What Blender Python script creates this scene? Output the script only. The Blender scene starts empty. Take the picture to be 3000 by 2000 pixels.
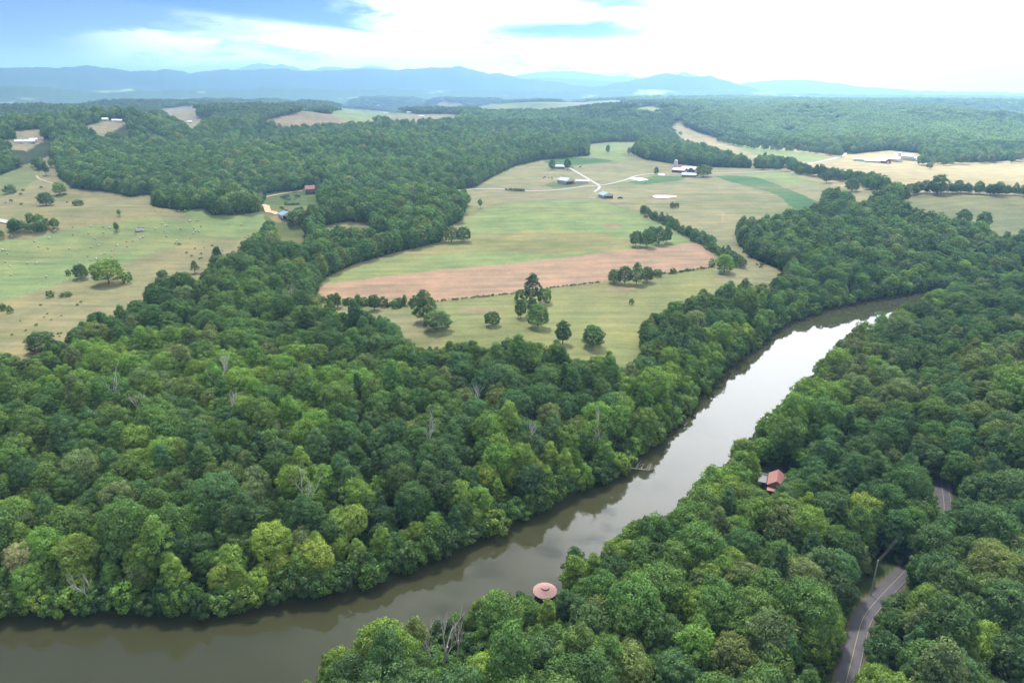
import bpy, math, random
import numpy as np
from mathutils import Vector, Matrix
sc = bpy.context.scene
COL = sc.collection
R = math.radians

# ------------------------------------------------------------------ camera
H = 120.0
FPX, UC, VC = 1568.0, 1176.0, 784.0          # focal length and centre in pixels of a 2352 px wide view
PITCH = math.atan((VC - 215.0) / FPX)
cam = bpy.data.cameras.new('camera')
co = bpy.data.objects.new('camera', cam)
COL.objects.link(co)
cam.sensor_width = 36.0
cam.lens = 36.0 * FPX / 2352.0
cam.clip_start, cam.clip_end = 1.0, 120000.0
co.location = (0, 0, H)
co.rotation_euler = (math.pi / 2 - PITCH, 0, 0)
sc.camera = co

# ------------------------------------------------------------------ world, sun, exposure
SUN_EL, SUN_AZ = R(62), R(-20)               # azimuth measured from +Y towards +X
w = bpy.data.worlds.new('World')
sc.world = w
w.use_nodes = True
nt = w.node_tree
nt.nodes.clear()


class NT:
    """small helper to write node trees"""
    def __init__(s, tree):
        s.t = tree

    def n(s, typ, **kw):
        nd = s.t.nodes.new(typ)
        for k, v in kw.items():
            setattr(nd, k, v)
        return nd

    def l(s, a, b):
        s.t.links.new(a, b)

    def m(s, op, a, b=None, c=None, clamp=False):
        nd = s.t.nodes.new('ShaderNodeMath')
        nd.operation = op
        nd.use_clamp = clamp
        for i, x in enumerate((a, b, c)):
            if x is None:
                continue
            if hasattr(x, 'links'):
                s.l(x, nd.inputs[i])
            else:
                nd.inputs[i].default_value = x
        return nd.outputs[0]

    def ss(s, x, lo, hi):                     # smooth step from lo to hi
        nd = s.t.nodes.new('ShaderNodeMapRange')
        nd.interpolation_type = 'SMOOTHSTEP'
        s.l(x, nd.inputs[0])
        nd.inputs[1].default_value = lo
        nd.inputs[2].default_value = hi
        nd.inputs[3].default_value = 0
        nd.inputs[4].default_value = 1
        return nd.outputs[0]

    def mix(s, f, a, b, mode='MIX'):
        nd = s.t.nodes.new('ShaderNodeMix')
        nd.data_type = 'RGBA'
        nd.blend_type = mode
        for i, x in ((0, f), (6, a), (7, b)):
            if hasattr(x, 'links'):
                s.l(x, nd.inputs[i])
            elif i == 0:
                nd.inputs[0].default_value = x
            else:
                nd.inputs[i].default_value = (*x[:3], 1)
        return nd.outputs[2]

    def noise(s, vec, scale, detail=4, rough=0.55, dist=0.0):
        nd = s.t.nodes.new('ShaderNodeTexNoise')
        if vec is not None:
            s.l(vec, nd.inputs['Vector'])
        nd.inputs['Scale'].default_value = scale
        nd.inputs['Detail'].default_value = detail
        nd.inputs['Roughness'].default_value = rough
        nd.inputs['Distortion'].default_value = dist
        return nd.outputs['Fac']


g = NT(nt)
sky = g.n('ShaderNodeTexSky', sky_type='NISHITA')
sky.sun_disc = False
sky.sun_elevation = SUN_EL
sky.sun_rotation = SUN_AZ
sky.air_density = 1.0
sky.dust_density = 1.2
bg_sky = g.n('ShaderNodeBackground')
g.l(g.mix(1.0, sky.outputs[0], (0.0, 0.07, 0.40), 'MULTIPLY'), bg_sky.inputs[0])
bg_sky.inputs[1].default_value = 0.12
tc = g.n('ShaderNodeTexCoord')
sep = g.n('ShaderNodeSeparateXYZ')
g.l(tc.outputs['Generated'], sep.inputs[0])
X, Y, Z = sep.outputs
az = g.m('MULTIPLY', g.m('ARCTAN2', X, Y), 57.2958)      # degrees, 0 ahead, + to the right
el = g.m('MULTIPLY', g.m('ARCSINE', Z), 57.2958)
cmb = g.n('ShaderNodeCombineXYZ')
g.l(g.m('MULTIPLY', az, 0.10), cmb.inputs[0])
g.l(g.m('MULTIPLY', el, 0.42), cmb.inputs[1])
n1 = g.noise(cmb.outputs[0], 1.3, 6, 0.55, 0.4)
n2 = g.noise(cmb.outputs[0], 4.0, 5, 0.6, 0.3)
nn = g.m('ADD', g.m('MULTIPLY', g.m('SUBTRACT', n1, 0.5), 1.6), g.m('MULTIPLY', g.m('SUBTRACT', n2, 0.5), 0.8))
# the gap of clear blue, a wedge that comes down from upper left, and a smaller one ahead to the right
wob = g.m('MULTIPLY', nn, 0.6)
low1 = g.m('ADD', g.m('MULTIPLY', az, -0.10), 2.95)        # lower edge of the wedge in degrees of elevation
d1 = g.m('SUBTRACT', g.m('ADD', el, wob), low1)
gap1 = g.m('MULTIPLY', g.ss(d1, -0.15, 0.5), g.m('MULTIPLY', g.ss(az, -30, -26), g.m('SUBTRACT', 1.0, g.ss(g.m('ADD', az, g.m('MULTIPLY', nn, 9)), -12.5, -7))))
def blob(ax, ay, rx, ry, f):
    dx = g.m('DIVIDE', g.m('SUBTRACT', g.m('ADD', az, g.m('MULTIPLY', nn, 4)), ax), rx)
    dy = g.m('DIVIDE', g.m('SUBTRACT', g.m('ADD', el, g.m('MULTIPLY', nn, 0.9)), ay), ry)
    q = g.m('SQRT', g.m('ADD', g.m('MULTIPLY', dx, dx), g.m('MULTIPLY', dy, dy)))
    return g.m('MULTIPLY', g.m('SUBTRACT', 1.0, g.ss(q, 0.3, 1.1)), f)
gap = g.m('MAXIMUM', g.m('MAXIMUM', gap1, blob(4.0, 4.5, 9.5, 1.0, 1.0)), blob(7.5, 6.5, 5, 0.7, 0.9))
gap = g.m('MULTIPLY', gap, g.m('SUBTRACT', 1.0, g.ss(el, 9, 14)))
# cloud colour: blue grey rain cloud to the left, white ahead, glaring white patch above the view, set for the river's reflection
left = g.m('SUBTRACT', 1.0, g.ss(g.m('ADD', az, g.m('MULTIPLY', nn, 18)), -27, -9))
bank = g.m('MULTIPLY', g.ss(g.m('ADD', el, wob), 1.5, 2.4), g.m('SUBTRACT', 1.0, g.ss(g.m('ADD', el, g.m('MULTIPLY', nn, 1.8)), 3.4, 4.3)))
bank = g.m('MULTIPLY', bank, g.ss(az, -33, -24))
leftc = g.m('MULTIPLY', left, g.m('SUBTRACT', 1.0, g.m('MULTIPLY', bank, 0.8)), clamp=True)
white = g.mix(g.m('MULTIPLY', g.m('MULTIPLY', g.ss(nn, 0.0, 0.32), g.m('SUBTRACT', 1.0, g.ss(az, 8, 20))), 0.85), (1.65, 1.65, 1.7), (0.20, 0.31, 0.55))
hor = g.m('SUBTRACT', 1.0, g.ss(g.m('ADD', el, g.m('MULTIPLY', nn, 0.8)), 0.6, 3.0))
rain = g.noise(g.m('MULTIPLY', az, 1.0), 0.35, 3)
leftcol = g.mix(g.m('MULTIPLY', hor, g.m('MULTIPLY_ADD', rain, 0.9, 0.3), clamp=True), (0.065, 0.12, 0.31), (0.50, 0.62, 0.92))
ccol = g.mix(leftc, white, leftcol)
glare = g.n('ShaderNodeVectorMath', operation='DOT_PRODUCT')
g.l(tc.outputs['Generated'], glare.inputs[0])
GA, GE = R(21), R(27)
glare.inputs[1].default_value = (math.sin(GA) * math.cos(GE), math.cos(GA) * math.cos(GE), math.sin(GE))
gl = g.m('POWER', g.m('MAXIMUM', glare.outputs['Value'], 0.0), 18.0)
strength = g.m('ADD', 1.0, g.m('MULTIPLY', gl, 1.3))
bg_c = g.n('ShaderNodeBackground')
g.l(ccol, bg_c.inputs[0])
g.l(strength, bg_c.inputs[1])
mx = g.n('ShaderNodeMixShader')
g.l(gap, mx.inputs[0])
g.l(bg_c.outputs[0], mx.inputs[1])
g.l(bg_sky.outputs[0], mx.inputs[2])
out = g.n('ShaderNodeOutputWorld')
g.l(mx.outputs[0], out.inputs[0])

sun = bpy.data.lights.new('sun', 'SUN')
sun.energy = 5.0
sun.angle = R(8)
sun.color = (1.0, 0.95, 0.86)
so = bpy.data.objects.new('sun', sun)
COL.objects.link(so)
sdir = Vector((math.sin(SUN_AZ) * math.cos(SUN_EL), math.cos(SUN_AZ) * math.cos(SUN_EL), math.sin(SUN_EL)))
so.rotation_euler = sdir.to_track_quat('Z', 'Y').to_euler()

vs = sc.view_settings
vs.view_transform = 'Standard'
vs.look = 'None'
vs.gamma = 1.0
vs.use_curve_mapping = False
vs.exposure = 1.22
HAZE_DENSITY = 0.00017
HAZE_COLOR = (0.36, 0.65, 1.0)
sc.cycles.volume_bounces = 0
sc.cycles.max_bounces = 5
sc.cycles.diffuse_bounces = 3
sc.cycles.glossy_bounces = 2
sc.cycles.transmission_bounces = 2
sc.cycles.transparent_max_bounces = 10

# ------------------------------------------------------------------ noise
_P = np.random.RandomState(5).rand(256, 256)


def vnoise(x, y, s, ox=0):
    x = np.asarray(x, float) / s + 31.7 + ox
    y = np.asarray(y, float) / s + 17.3 + ox * 1.7
    xi, yi = np.floor(x).astype(int), np.floor(y).astype(int)
    fx, fy = x - xi, y - yi
    fx, fy = fx * fx * (3 - 2 * fx), fy * fy * (3 - 2 * fy)
    a = _P[xi % 256, yi % 256]
    b = _P[(xi + 1) % 256, yi % 256]
    c = _P[xi % 256, (yi + 1) % 256]
    d = _P[(xi + 1) % 256, (yi + 1) % 256]
    return (a * (1 - fx) + b * fx) * (1 - fy) + (c * (1 - fx) + d * fx) * fy


def fbm(x, y, s, o=4, ox=0):
    t, a, n = 0, 1, 0
    for k in range(o):
        t = t + a * vnoise(x, y, s / 2 ** k, ox + 7 * k)
        n += a
        a *= 0.5
    return t / n                               # 0..1


def sstep(x, a, b):
    t = np.clip((x - a) / (b - a), 0, 1)
    return t * t * (3 - 2 * t)


# ------------------------------------------------------------------ rays and terrain
CP, SP = math.cos(PITCH), math.sin(PITCH)


def ray(u, v):
    a = (np.asarray(u, float) - UC) / FPX
    b = (VC - np.asarray(v, float)) / FPX      # up in camera
    return a, CP + b * SP, -SP + b * CP


def plane(u, v, z=0.0):
    dx, dy, dz = ray(u, v)
    t = (z - H) / dz
    return dx * t, dy * t


def project(x, y, z):
    q = z - H
    depth = y * CP - q * SP
    up = y * SP + q * CP
    return UC + FPX * x / depth, VC - FPX * up / depth, depth


FAR_BANK = [(-700, 1395), (-300, 1408), (0, 1415), (130, 1408), (250, 1405), (350, 1412), (450, 1414), (560, 1398), (650, 1385), (740, 1368), (870, 1338), (960, 1300),
            (1060, 1258), (1200, 1190), (1330, 1128), (1440, 1068), (1520, 998), (1580, 932), (1640, 870), (1700, 818), (1800, 742), (1900, 708),
            (2000, 688), (2090, 673), (2200, 655), (2352, 645), (2600, 640)]
NEAR_LINE = [(-300, 1900), (300, 1760), (600, 1630), (700, 1556), (760, 1490), (900, 1420), (1100, 1352), (1200, 1318), (1290, 1284), (1420, 1212), (1500, 1165), (1600, 1108),
             (1690, 1000), (1760, 920), (1840, 845), (1900, 790), (1990, 722), (2080, 682), (2200, 668), (2352, 664), (2600, 662)]
fb = np.array([plane(u, v, 0.0) for u, v in FAR_BANK])
nb = np.array([plane(u, v, float(np.interp(v, [660, 1100, 1560], [17, 12, 8.5])) * (1.0 if u < 2120 else 0.3)) for u, v in NEAR_LINE])


def densify(p, n=4, closed=False):
    p = np.asarray(p, float)
    q = np.vstack([p, p[:1]]) if closed else p
    out = []
    for a, b in zip(q[:-1], q[1:]):
        for k in range(n):
            out.append(a + (b - a) * k / n)
    if not closed:
        out.append(q[-1])
    return np.array(out)


RIVER = np.vstack([fb, nb[::-1]])


def inside(px, py, poly):
    px, py = np.asarray(px, float), np.asarray(py, float)
    shp = px.shape
    px, py = px.ravel(), py.ravel()
    res = np.zeros(px.shape, bool)
    x0, y0 = poly.min(0)
    x1, y1 = poly.max(0)
    idx = np.where((px >= x0) & (px <= x1) & (py >= y0) & (py <= y1))[0]
    if len(idx):
        ax, ay = px[idx], py[idx]
        c = np.zeros(len(idx), bool)
        n = len(poly)
        j = n - 1
        for i in range(n):
            xi, yi, xj, yj = poly[i, 0], poly[i, 1], poly[j, 0], poly[j, 1]
            if yi != yj:
                m = ((yi > ay) != (yj > ay)) & (ax < (xj - xi) * (ay - yi) / (yj - yi) + xi)
                c ^= m
            j = i
        res[idx] = c
    return res.reshape(shp)


def dist_line(px, py, line):
    px, py = np.asarray(px, float), np.asarray(py, float)
    best = np.full(px.shape, 1e18)
    for a, b in zip(line[:-1], line[1:]):
        d = b - a
        L = float(d @ d) + 1e-9
        t = np.clip(((px - a[0]) * d[0] + (py - a[1]) * d[1]) / L, 0, 1)
        best = np.minimum(best, (px - a[0] - t * d[0]) ** 2 + (py - a[1] - t * d[1]) ** 2)
    return np.sqrt(best)


def river_dist(x, y):
    x, y = np.asarray(x, float), np.asarray(y, float)
    d = np.full(x.shape, 500.0)
    near = (x * x + y * y) < 900 ** 2
    if near.any():
        xs, ys = x[near], y[near]
        dd = np.minimum(dist_line(xs, ys, fb), dist_line(xs, ys, nb))
        dd = np.where(inside(xs, ys, RIVER), -dd, dd)
        d[near] = np.minimum(dd, 500)
    return d


# centre x, centre y, radius x, radius y, angle, height
BUMPS = [(-700, 1250, 160, 110, 20, 16), (-420, 1380, 150, 90, -15, 18), (-650, 1700, 240, 110, 10, 22), (-120, 1500, 170, 100, 10, 16), (150, 1550, 150, 120, 30, 18), (-250, 1050, 120, 80, 40, 12), (500, 2500, 500, 200, 0, 26), (1500, 2700, 500, 250, 10, 34), (900, 3600, 700, 250, 0, 36),
         (-330, 545, 300, 62, 14, 17), (-300, 720, 330, 75, 6, -14), (-820, 1080, 230, 260, 0, 56), (-560, 1500, 500, 350, 0, 25),
         (-2450, 3500, 900, 450, 10, 62), (-900, 3900, 1300, 260, 0, 26), (-380, 3050, 700, 240, 0, 22), (-500, 2200, 700, 200, 0, 20), (250, 1900, 420, 200, 0, 34),
         (420, 820, 90, 60, 0, 6), (430, 640, 120, 120, 0, 14), (50, 1150, 260, 160, 0, 10), (1200, 2000, 700, 400, 0, 30), (2600, 3300, 1500, 600, 0, 45),
         (120, 285, 28, 16, 0, -3.5), (-40, 300, 30, 14, 0, -2.5), (150, 110, 60, 90, 0, 3), (190, 210, 60, 60, 0, 7)]


def terrain(x, y):
    x, y = np.asarray(x, float), np.asarray(y, float)
    r = np.hypot(x, y)
    z = 7.0 + 14 * sstep(r, 250, 900) + 10 * sstep(r, 1200, 3500)
    amp = 3 + 3 * sstep(r, 300, 700) + 46 * sstep(r, 1000, 2600) + 55 * sstep(r, 2600, 6000)
    z = z + (fbm(x, y, 520, 2, 3) - 0.5) * 2 * amp + (fbm(x, y, 1500, 2, 9) - 0.5) * 2 * amp * 0.8
    z = z + (fbm(x, y, 120, 2, 5) - 0.5) * (3 + 6 * sstep(r, 1000, 3000))
    z = z + (fbm(x, y, 230, 2, 15) - 0.5) * 34 * sstep(r, 650, 1300) * np.maximum(sstep(-x, -60, 160), sstep(y, 1100, 1500) * sstep(x, 550, 800))
    for cx, cy, sx, sy, a, h in BUMPS:
        c, s = math.cos(R(a)), math.sin(R(a))
        dx, dy = x - cx, y - cy
        p, q = (dx * c + dy * s) / sx, (-dx * s + dy * c) / sy
        z = z + h * np.exp(-(p * p + q * q) * 1.2)
    # nothing may rise above eye level except where the mountains stand
    z = np.where(z > 82, 82 + (z - 82) * 0.22, z)
    d = river_dist(x, y)
    bank = 0.25 + np.clip(d, 0, 14) * 0.22
    k = sstep(d, 0, 60)
    zz = bank * (1 - k) + np.maximum(z, 2.5) * k
    return np.where(d < 0, np.maximum(-2.5, 0.25 + d * 0.5), zz)


def hit(u, v, h=0.0):
    """the ground point seen at a pixel (or the ground under the canopy of height h seen there)"""
    dx, dy, dz = [float(q) for q in ray(u, v)]
    ts = np.geomspace(40, 16000, 1400)
    zs = H + dz * ts - terrain(dx * ts, dy * ts) - h
    neg = np.where(zs < 0)[0]
    if len(neg) == 0:
        t = 14000.0
    else:
        i = max(int(neg[0]), 1)
        a, b, za, zb = ts[i - 1], ts[i], zs[i - 1], zs[i]
        t = a + (b - a) * za / (za - zb + 1e-9)
    x, y = dx * t, dy * t
    return x, y, float(terrain(x, y))


def wpoly(pts, n=3):
    """pixel outline -> outline on the ground; a third number is the height of the canopy that hides the edge"""
    p = []
    for q in pts:
        p.append((q[0], q[1], q[2] * (1.25 if q[1] > 290 else 1.8) if len(q) > 2 else 0.0))
    p = densify(p, n, True)
    return np.array([hit(*q)[:2] for q in p])


# ------------------------------------------------------------------ land cover
C_TAN = (0.315, 0.30, 0.155)
C_PAST = (0.31, 0.305, 0.16)
C_GREEN = (0.26, 0.34, 0.135)
C_HAY = (0.25, 0.34, 0.14)
C_CROP = (0.085, 0.20, 0.07)
C_TILL = (0.45, 0.315, 0.205)
C_STRAW = (0.42, 0.37, 0.20)
C_CLAY = (0.50, 0.27, 0.16)
C_SCRUB = (0.13, 0.19, 0.07)
C_FLOOR = (0.06, 0.085, 0.035)
C_FARTAN = (0.34, 0.315, 0.20)
FIELDS = [  # colour, outline in pixels
    (C_PAST, [(1012, 452), (1040, 436), (1090, 430), (1120, 412), (1180, 382), (1240, 368), (1300, 362), (1352, 358), (1350, 345), (1345, 332), (1400, 326), (1492, 326), (1465, 340),
              (1452, 352), (1480, 366), (1560, 378), (1640, 384), (1700, 386), (1790, 388), (1806, 378), (1850, 402), (1900, 410), (1960, 414), (2020, 434), (2040, 450),
              (1990, 445, 14), (1950, 430, 14), (1900, 452), (1885, 472, 8), (1800, 476, 14), (1740, 482, 14), (1705, 498, 10), (1690, 520), (1697, 560), (1722, 590), (1790, 618), (1812, 632),
              (1775, 640, 12), (1740, 632, 14), (1700, 636, 14), (1650, 644, 14), (1590, 660, 14), (1530, 680, 14), (1480, 700, 14), (1490, 745, 14), (1450, 800, 16), (1340, 775, 16), (1240, 748, 16), (1120, 738, 16), (1010, 745, 16),
              (940, 735, 16), (890, 712, 12), (840, 704, 12), (790, 698, 12), (736, 688, 12), (712, 672, 8), (725, 660), (742, 640), (800, 611), (900, 582), (1010, 556), (1020, 530), (1060, 505), (1072, 470), (1040, 462)]),
    (C_GREEN, [(735, 652), (760, 632), (850, 603), (1000, 567), (1040, 535), (1080, 500), (1110, 482), (1170, 467), (1250, 461), (1380, 459), (1405, 470), (1440, 480), (1475, 492), (1530, 520), (1590, 557),
               (1480, 573), (1300, 593), (1150, 608), (1000, 622), (880, 635), (780, 648)]),
    ((0.31, 0.31, 0.135), [(1040, 545), (1200, 530), (1380, 535), (1480, 560), (1400, 575), (1250, 585), (1100, 575), (960, 590), (900, 590)]),
    (C_TILL, [(722, 660), (740, 654), (880, 635), (1000, 622), (1150, 608), (1300, 592), (1400, 578), (1500, 570), (1590, 557), (1618, 568), (1643, 592), (1641, 612), (1560, 624), (1500, 631), (1380, 646), (1250, 663),
              (1100, 682), (1010, 691), (900, 700), (830, 698), (770, 690), (735, 676)]),
    (C_CROP, [(1248, 371), (1300, 362), (1370, 364), (1418, 370), (1360, 376), (1300, 381), (1268, 381)]),
    (C_CROP, [(1640, 405), (1680, 403), (1740, 408), (1790, 425), (1890, 468), (1870, 480, 6), (1820, 476), (1785, 448), (1720, 428), (1670, 416)]),
    (C_GREEN, [(1352, 338), (1400, 328), (1480, 328), (1440, 345), (1425, 352), (1440, 368), (1425, 376), (1380, 362), (1350, 352)]),
    (C_GREEN, [(1700, 400), (1800, 396), (1880, 405), (1950, 420), (1900, 424), (1800, 422)]),
    (C_SCRUB, [(1250, 425), (1290, 410), (1345, 422), (1330, 428), (1270, 433)]),
    (C_CROP, [(1440, 420), (1500, 404), (1580, 405), (1560, 415), (1480, 424)]),
    # lower pasture between fence and river wood
    ((0.27, 0.30, 0.12), [(1020, 692), (1180, 678), (1380, 650), (1500, 634), (1640, 616), (1650, 640, 12), (1480, 700, 14), (1490, 750, 14), (1450, 800, 16), (1240, 748, 16), (1010, 745, 16)]),
    # left: hay field, tan pasture, hill
    (C_HAY, [(-60, 555), (0, 543), (60, 532), (200, 511), (350, 492), (470, 477), (490, 495), (560, 492), (640, 478), (655, 500), (640, 512), (600, 530), (555, 549), (430, 560), (330, 590), (230, 622),
             (150, 648), (60, 676), (-60, 715)]),
    (C_TAN, [(-60, 715), (60, 676), (150, 648), (230, 622), (330, 590), (430, 560), (555, 549), (610, 530), (600, 545, 6), (540, 552, 14), (490, 575, 14), (500, 620, 6), (440, 640, 12), (400, 620, 12), (330, 650, 12), (285, 690, 12),
             (215, 730, 8), (140, 775, 8), (70, 815, 8), (0, 828, 8), (-80, 870, 8)]),
    (C_TAN, [(-60, 435), (0, 402), (60, 378), (112, 360), (130, 380), (140, 410), (170, 432), (260, 442), (300, 452), (345, 445), (360, 475), (410, 482), (440, 488, 6), (350, 492, 2), (120, 520, 3), (60, 520, 8), (-60, 530, 6)]),
    ((0.21, 0.26, 0.11), [(-60, 435), (0, 402), (60, 378), (100, 366), (112, 390), (90, 405), (60, 430), (0, 455), (-60, 470)]),
    (C_SCRUB, [(612, 444), (640, 440), (700, 434), (735, 448), (740, 470, 5), (715, 480, 8), (705, 505, 6), (700, 530, 16), (640, 526, 16), (610, 505), (605, 470)]),
    (C_TAN, [(620, 500), (650, 488), (690, 495), (700, 512), (640, 512)]),
    (C_TAN, [(745, 518), (800, 508), (850, 511), (850, 530, 8), (800, 534, 8), (745, 530, 8)]),
    # right: bright fields
    (C_STRAW, [(1537, 280), (1590, 271), (1570, 286), (1600, 303), (1660, 320), (1750, 334), (1850, 345), (1925, 358), (1990, 350), (2040, 345), (2110, 352), (2130, 372), (2230, 372), (2300, 370), (2420, 352),
               (2420, 425), (2352, 432, 10), (2250, 430, 12), (2150, 428, 12), (2060, 430, 10), (2000, 418, 8), (1900, 400, 8), (1850, 392, 8), (1812, 374, 8), (1790, 378), (1740, 376), (1735, 366, 10), (1650, 334, 14), (1570, 316, 14), (1540, 300, 12)]),
    (C_GREEN, [(1660, 322), (1750, 338), (1850, 352), (1910, 362), (1870, 372), (1800, 368), (1740, 358), (1690, 340)]),
    ((0.23, 0.26, 0.13), [(2070, 458), (2130, 448), (2200, 449), (2280, 452), (2420, 458), (2420, 540, 8), (2352, 540, 8), (2290, 532, 8), (2200, 512, 8), (2120, 492, 8), (2060, 470, 8)]),
    ((0.6, 0.56, 0.36), [(1780, 305), (1830, 300), (1850, 312), (1800, 316)]),
    ((0.5, 0.5, 0.3), [(2280, 352), (2352, 348), (2352, 360), (2290, 362)]),
    # far clearings
    (C_FARTAN, [(362, 252), (420, 244), (465, 244), (450, 256, 10), (380, 260, 10)]),
    (C_FARTAN, [(390, 276), (430, 272), (470, 271), (505, 278), (440, 284, 10)]),
    (C_FARTAN, [(470, 243), (560, 240), (570, 244), (480, 247)]),
    (C_FARTAN, [(-40, 330), (0, 322), (40, 318), (90, 312), (100, 322), (60, 330, 8), (0, 340), (-40, 342)]),
    (C_FARTAN, [(20, 302), (80, 297), (110, 297), (90, 306, 8), (40, 308, 8)]),
    (C_FARTAN, [(185, 292), (215, 284), (245, 278), (300, 281), (240, 288, 8), (205, 300, 8)]),
    ((0.33, 0.26, 0.17), [(590, 281), (640, 268), (670, 262), (700, 253), (730, 259), (790, 266), (870, 270), (860, 276, 8), (780, 278, 8), (640, 283, 10)]),
    (C_GREEN, [(745, 256), (800, 250), (900, 258), (960, 262), (880, 267, 8), (800, 268, 8)]),
    (C_FARTAN, [(860, 266), (960, 262), (1050, 262), (1060, 268, 8), (900, 274, 8)]),
    (C_GREEN, [(1090, 246), (1130, 239), (1180, 240), (1198, 247), (1150, 252, 8), (1100, 252, 8)]),
    (C_FARTAN, [(1000, 238), (1040, 235), (1065, 238), (1050, 247, 8), (1010, 245, 8)]),
    (C_STRAW, [(700, 215), (780, 210), (850, 209), (870, 213), (780, 218), (710, 219)]),
    (C_STRAW, [(880, 208), (905, 205), (915, 210), (890, 213)]),
    (C_STRAW, [(1100, 209), (1135, 207), (1140, 211), (1110, 213)]),
    (C_STRAW, [(1000, 212), (1025, 209), (1030, 213)]),
    (C_FARTAN, [(540, 212), (600, 208), (640, 212), (580, 216)]),
    (C_GREEN, [(1440, 250), (1500, 244), (1540, 255), (1500, 262, 6)]),
]
WF = [(c, wpoly(p)) for c, p in FIELDS]

# ------------------------------------------------------------------ roads (outlines of their middles, in pixels)
ROADPX = [(1925, 1660), (1943, 1568), (1955, 1520), (1966, 1474), (1983, 1419), (2018, 1374), (2068, 1322), (2118, 1270), (2153, 1224), (2168, 1174), (2164, 1124), (2158, 1064), (2160, 1004), (2150, 884), (2145, 810), (2150, 760)]
LANES = {
    'farm_lane': ([(1012, 441), (1050, 438), (1120, 434), (1170, 436), (1223, 439.5), (1276, 437), (1319, 432), (1351, 428), (1378, 426.5), (1400, 423), (1436, 414), (1460, 405), (1489, 400.5), (1532, 399), (1575, 400), (1639, 399), (1740, 396), (1800, 392)], 3.6, 'gravel'),
    'farm_driveway': ([(1376, 426), (1358, 416), (1340, 405), (1325, 396), (1309, 387)], 3.4, 'gravel'),
    'far_road': ([(1815, 398), (1850, 384), (1866, 375), (1905, 367), (1935, 359), (1942, 352)], 5.0, 'gravel'),
    'barn_track': ([(1377, 428), (1375, 434), (1364, 442)], 3.0, 'gravel'),
    'valley_road': ([(-40, 500), (0, 507), (30, 514)], 5.0, 'gravel'),
    'hill_track': ([(84, 404), (90, 411), (115, 420), (150, 428)], 2.2, 'dirt'),
    'clay_track': ([(606, 470), (613, 478), (625, 486), (640, 494)], 5.0, 'clay'),
    'red_barn_track': ([(610, 453), (650, 445), (700, 438)], 3.0, 'dirt'),
}


def smooth(p, n=6):
    p = np.asarray(p, float)
    q = np.vstack([2 * p[0] - p[1], p, 2 * p[-1] - p[-2]])
    out = []
    for i in range(1, len(q) - 2):
        for k in range(n):
            t = k / n
            a, b, c, d = q[i - 1], q[i], q[i + 1], q[i + 2]
            out.append(0.5 * ((2 * b) + (-a + c) * t + (2 * a - 5 * b + 4 * c - d) * t * t + (-a + 3 * b - 3 * c + d) * t ** 3))
    out.append(q[-2])
    return np.array(out)


road_mid = smooth([hit(*p)[:2] for p in ROADPX], 8)
lane_mid = {k: (smooth([hit(*p)[:2] for p in v[0]], 5), v[1], v[2]) for k, v in LANES.items()}

# ------------------------------------------------------------------ materials
MAT = {}


def mat(name, color, rough=0.8, spec=0.3, var=0.15, scale=3.0, metal=0.0, bump=0.0):
    if name in MAT:
        return MAT[name]
    m = bpy.data.materials.new(name)
    m.use_nodes = True
    n = NT(m.node_tree)
    b = m.node_tree.nodes['Principled BSDF']
    t = n.n('ShaderNodeTexCoord')
    f = n.noise(t.outputs['Object'], scale, 4, 0.6)
    f2 = n.m('MULTIPLY_ADD', f, 2 * var, 1.0 - var)
    vm = n.n('ShaderNodeVectorMath', operation='SCALE')
    vm.inputs[0].default_value = color
    n.l(f2, vm.inputs['Scale'])
    n.l(vm.outputs[0], b.inputs['Base Color'])
    b.inputs['Roughness'].default_value = rough
    b.inputs['Specular IOR Level'].default_value = spec
    b.inputs['Metallic'].default_value = metal
    if bump:
        bp = n.n('ShaderNodeBump')
        bp.inputs['Strength'].default_value = bump
        n.l(f, bp.inputs['Height'])
        n.l(bp.outputs[0], b.inputs['Normal'])
    MAT[name] = m
    return m


def leaf_mat(name):
    m = bpy.data.materials.new(name)
    m.use_nodes = True
    n = NT(m.node_tree)
    m.node_tree.nodes.clear()
    at = n.n('ShaderNodeAttribute', attribute_type='INSTANCER', attribute_name='tint')
    lb = n.n('ShaderNodeAttribute', attribute_type='GEOMETRY', attribute_name='shade')
    k = n.m('MULTIPLY_ADD', lb.outputs['Fac'], 1.0, 0.45)
    vm = n.n('ShaderNodeVectorMath', operation='SCALE')
    n.l(at.outputs['Color'], vm.inputs[0])
    n.l(k, vm.inputs['Scale'])
    d = n.n('ShaderNodeBsdfDiffuse')
    n.l(vm.outputs[0], d.inputs[0])
    tr = n.n('ShaderNodeBsdfTranslucent')
    vm2 = n.n('ShaderNodeVectorMath', operation='MULTIPLY')
    n.l(vm.outputs[0], vm2.inputs[0])
    vm2.inputs[1].default_value = (1.5, 1.5, 0.7)
    n.l(vm2.outputs[0], tr.inputs[0])
    mx = n.n('ShaderNodeMixShader')
    mx.inputs[0].default_value = 0.28
    n.l(d.outputs[0], mx.inputs[1])
    n.l(tr.outputs[0], mx.inputs[2])
    gl = n.n('ShaderNodeBsdfGlossy')
    gl.inputs['Roughness'].default_value = 0.55
    gl.inputs['Color'].default_value = (0.75, 0.85, 0.9, 1)
    mx2 = n.n('ShaderNodeMixShader')
    mx2.inputs[0].default_value = 0.02
    n.l(mx.outputs[0], mx2.inputs[1])
    n.l(gl.outputs[0], mx2.inputs[2])
    o = n.n('ShaderNodeOutputMaterial')
    n.l(mx2.outputs[0], o.inputs[0])
    return m


LEAF = leaf_mat('leaves')
BARK = mat('bark', (0.13, 0.105, 0.08), 0.9, 0.1, 0.3, 2.0)
DEADWOOD = mat('dead_wood', (0.46, 0.42, 0.38), 0.85, 0.1, 0.25, 2.0)


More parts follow.
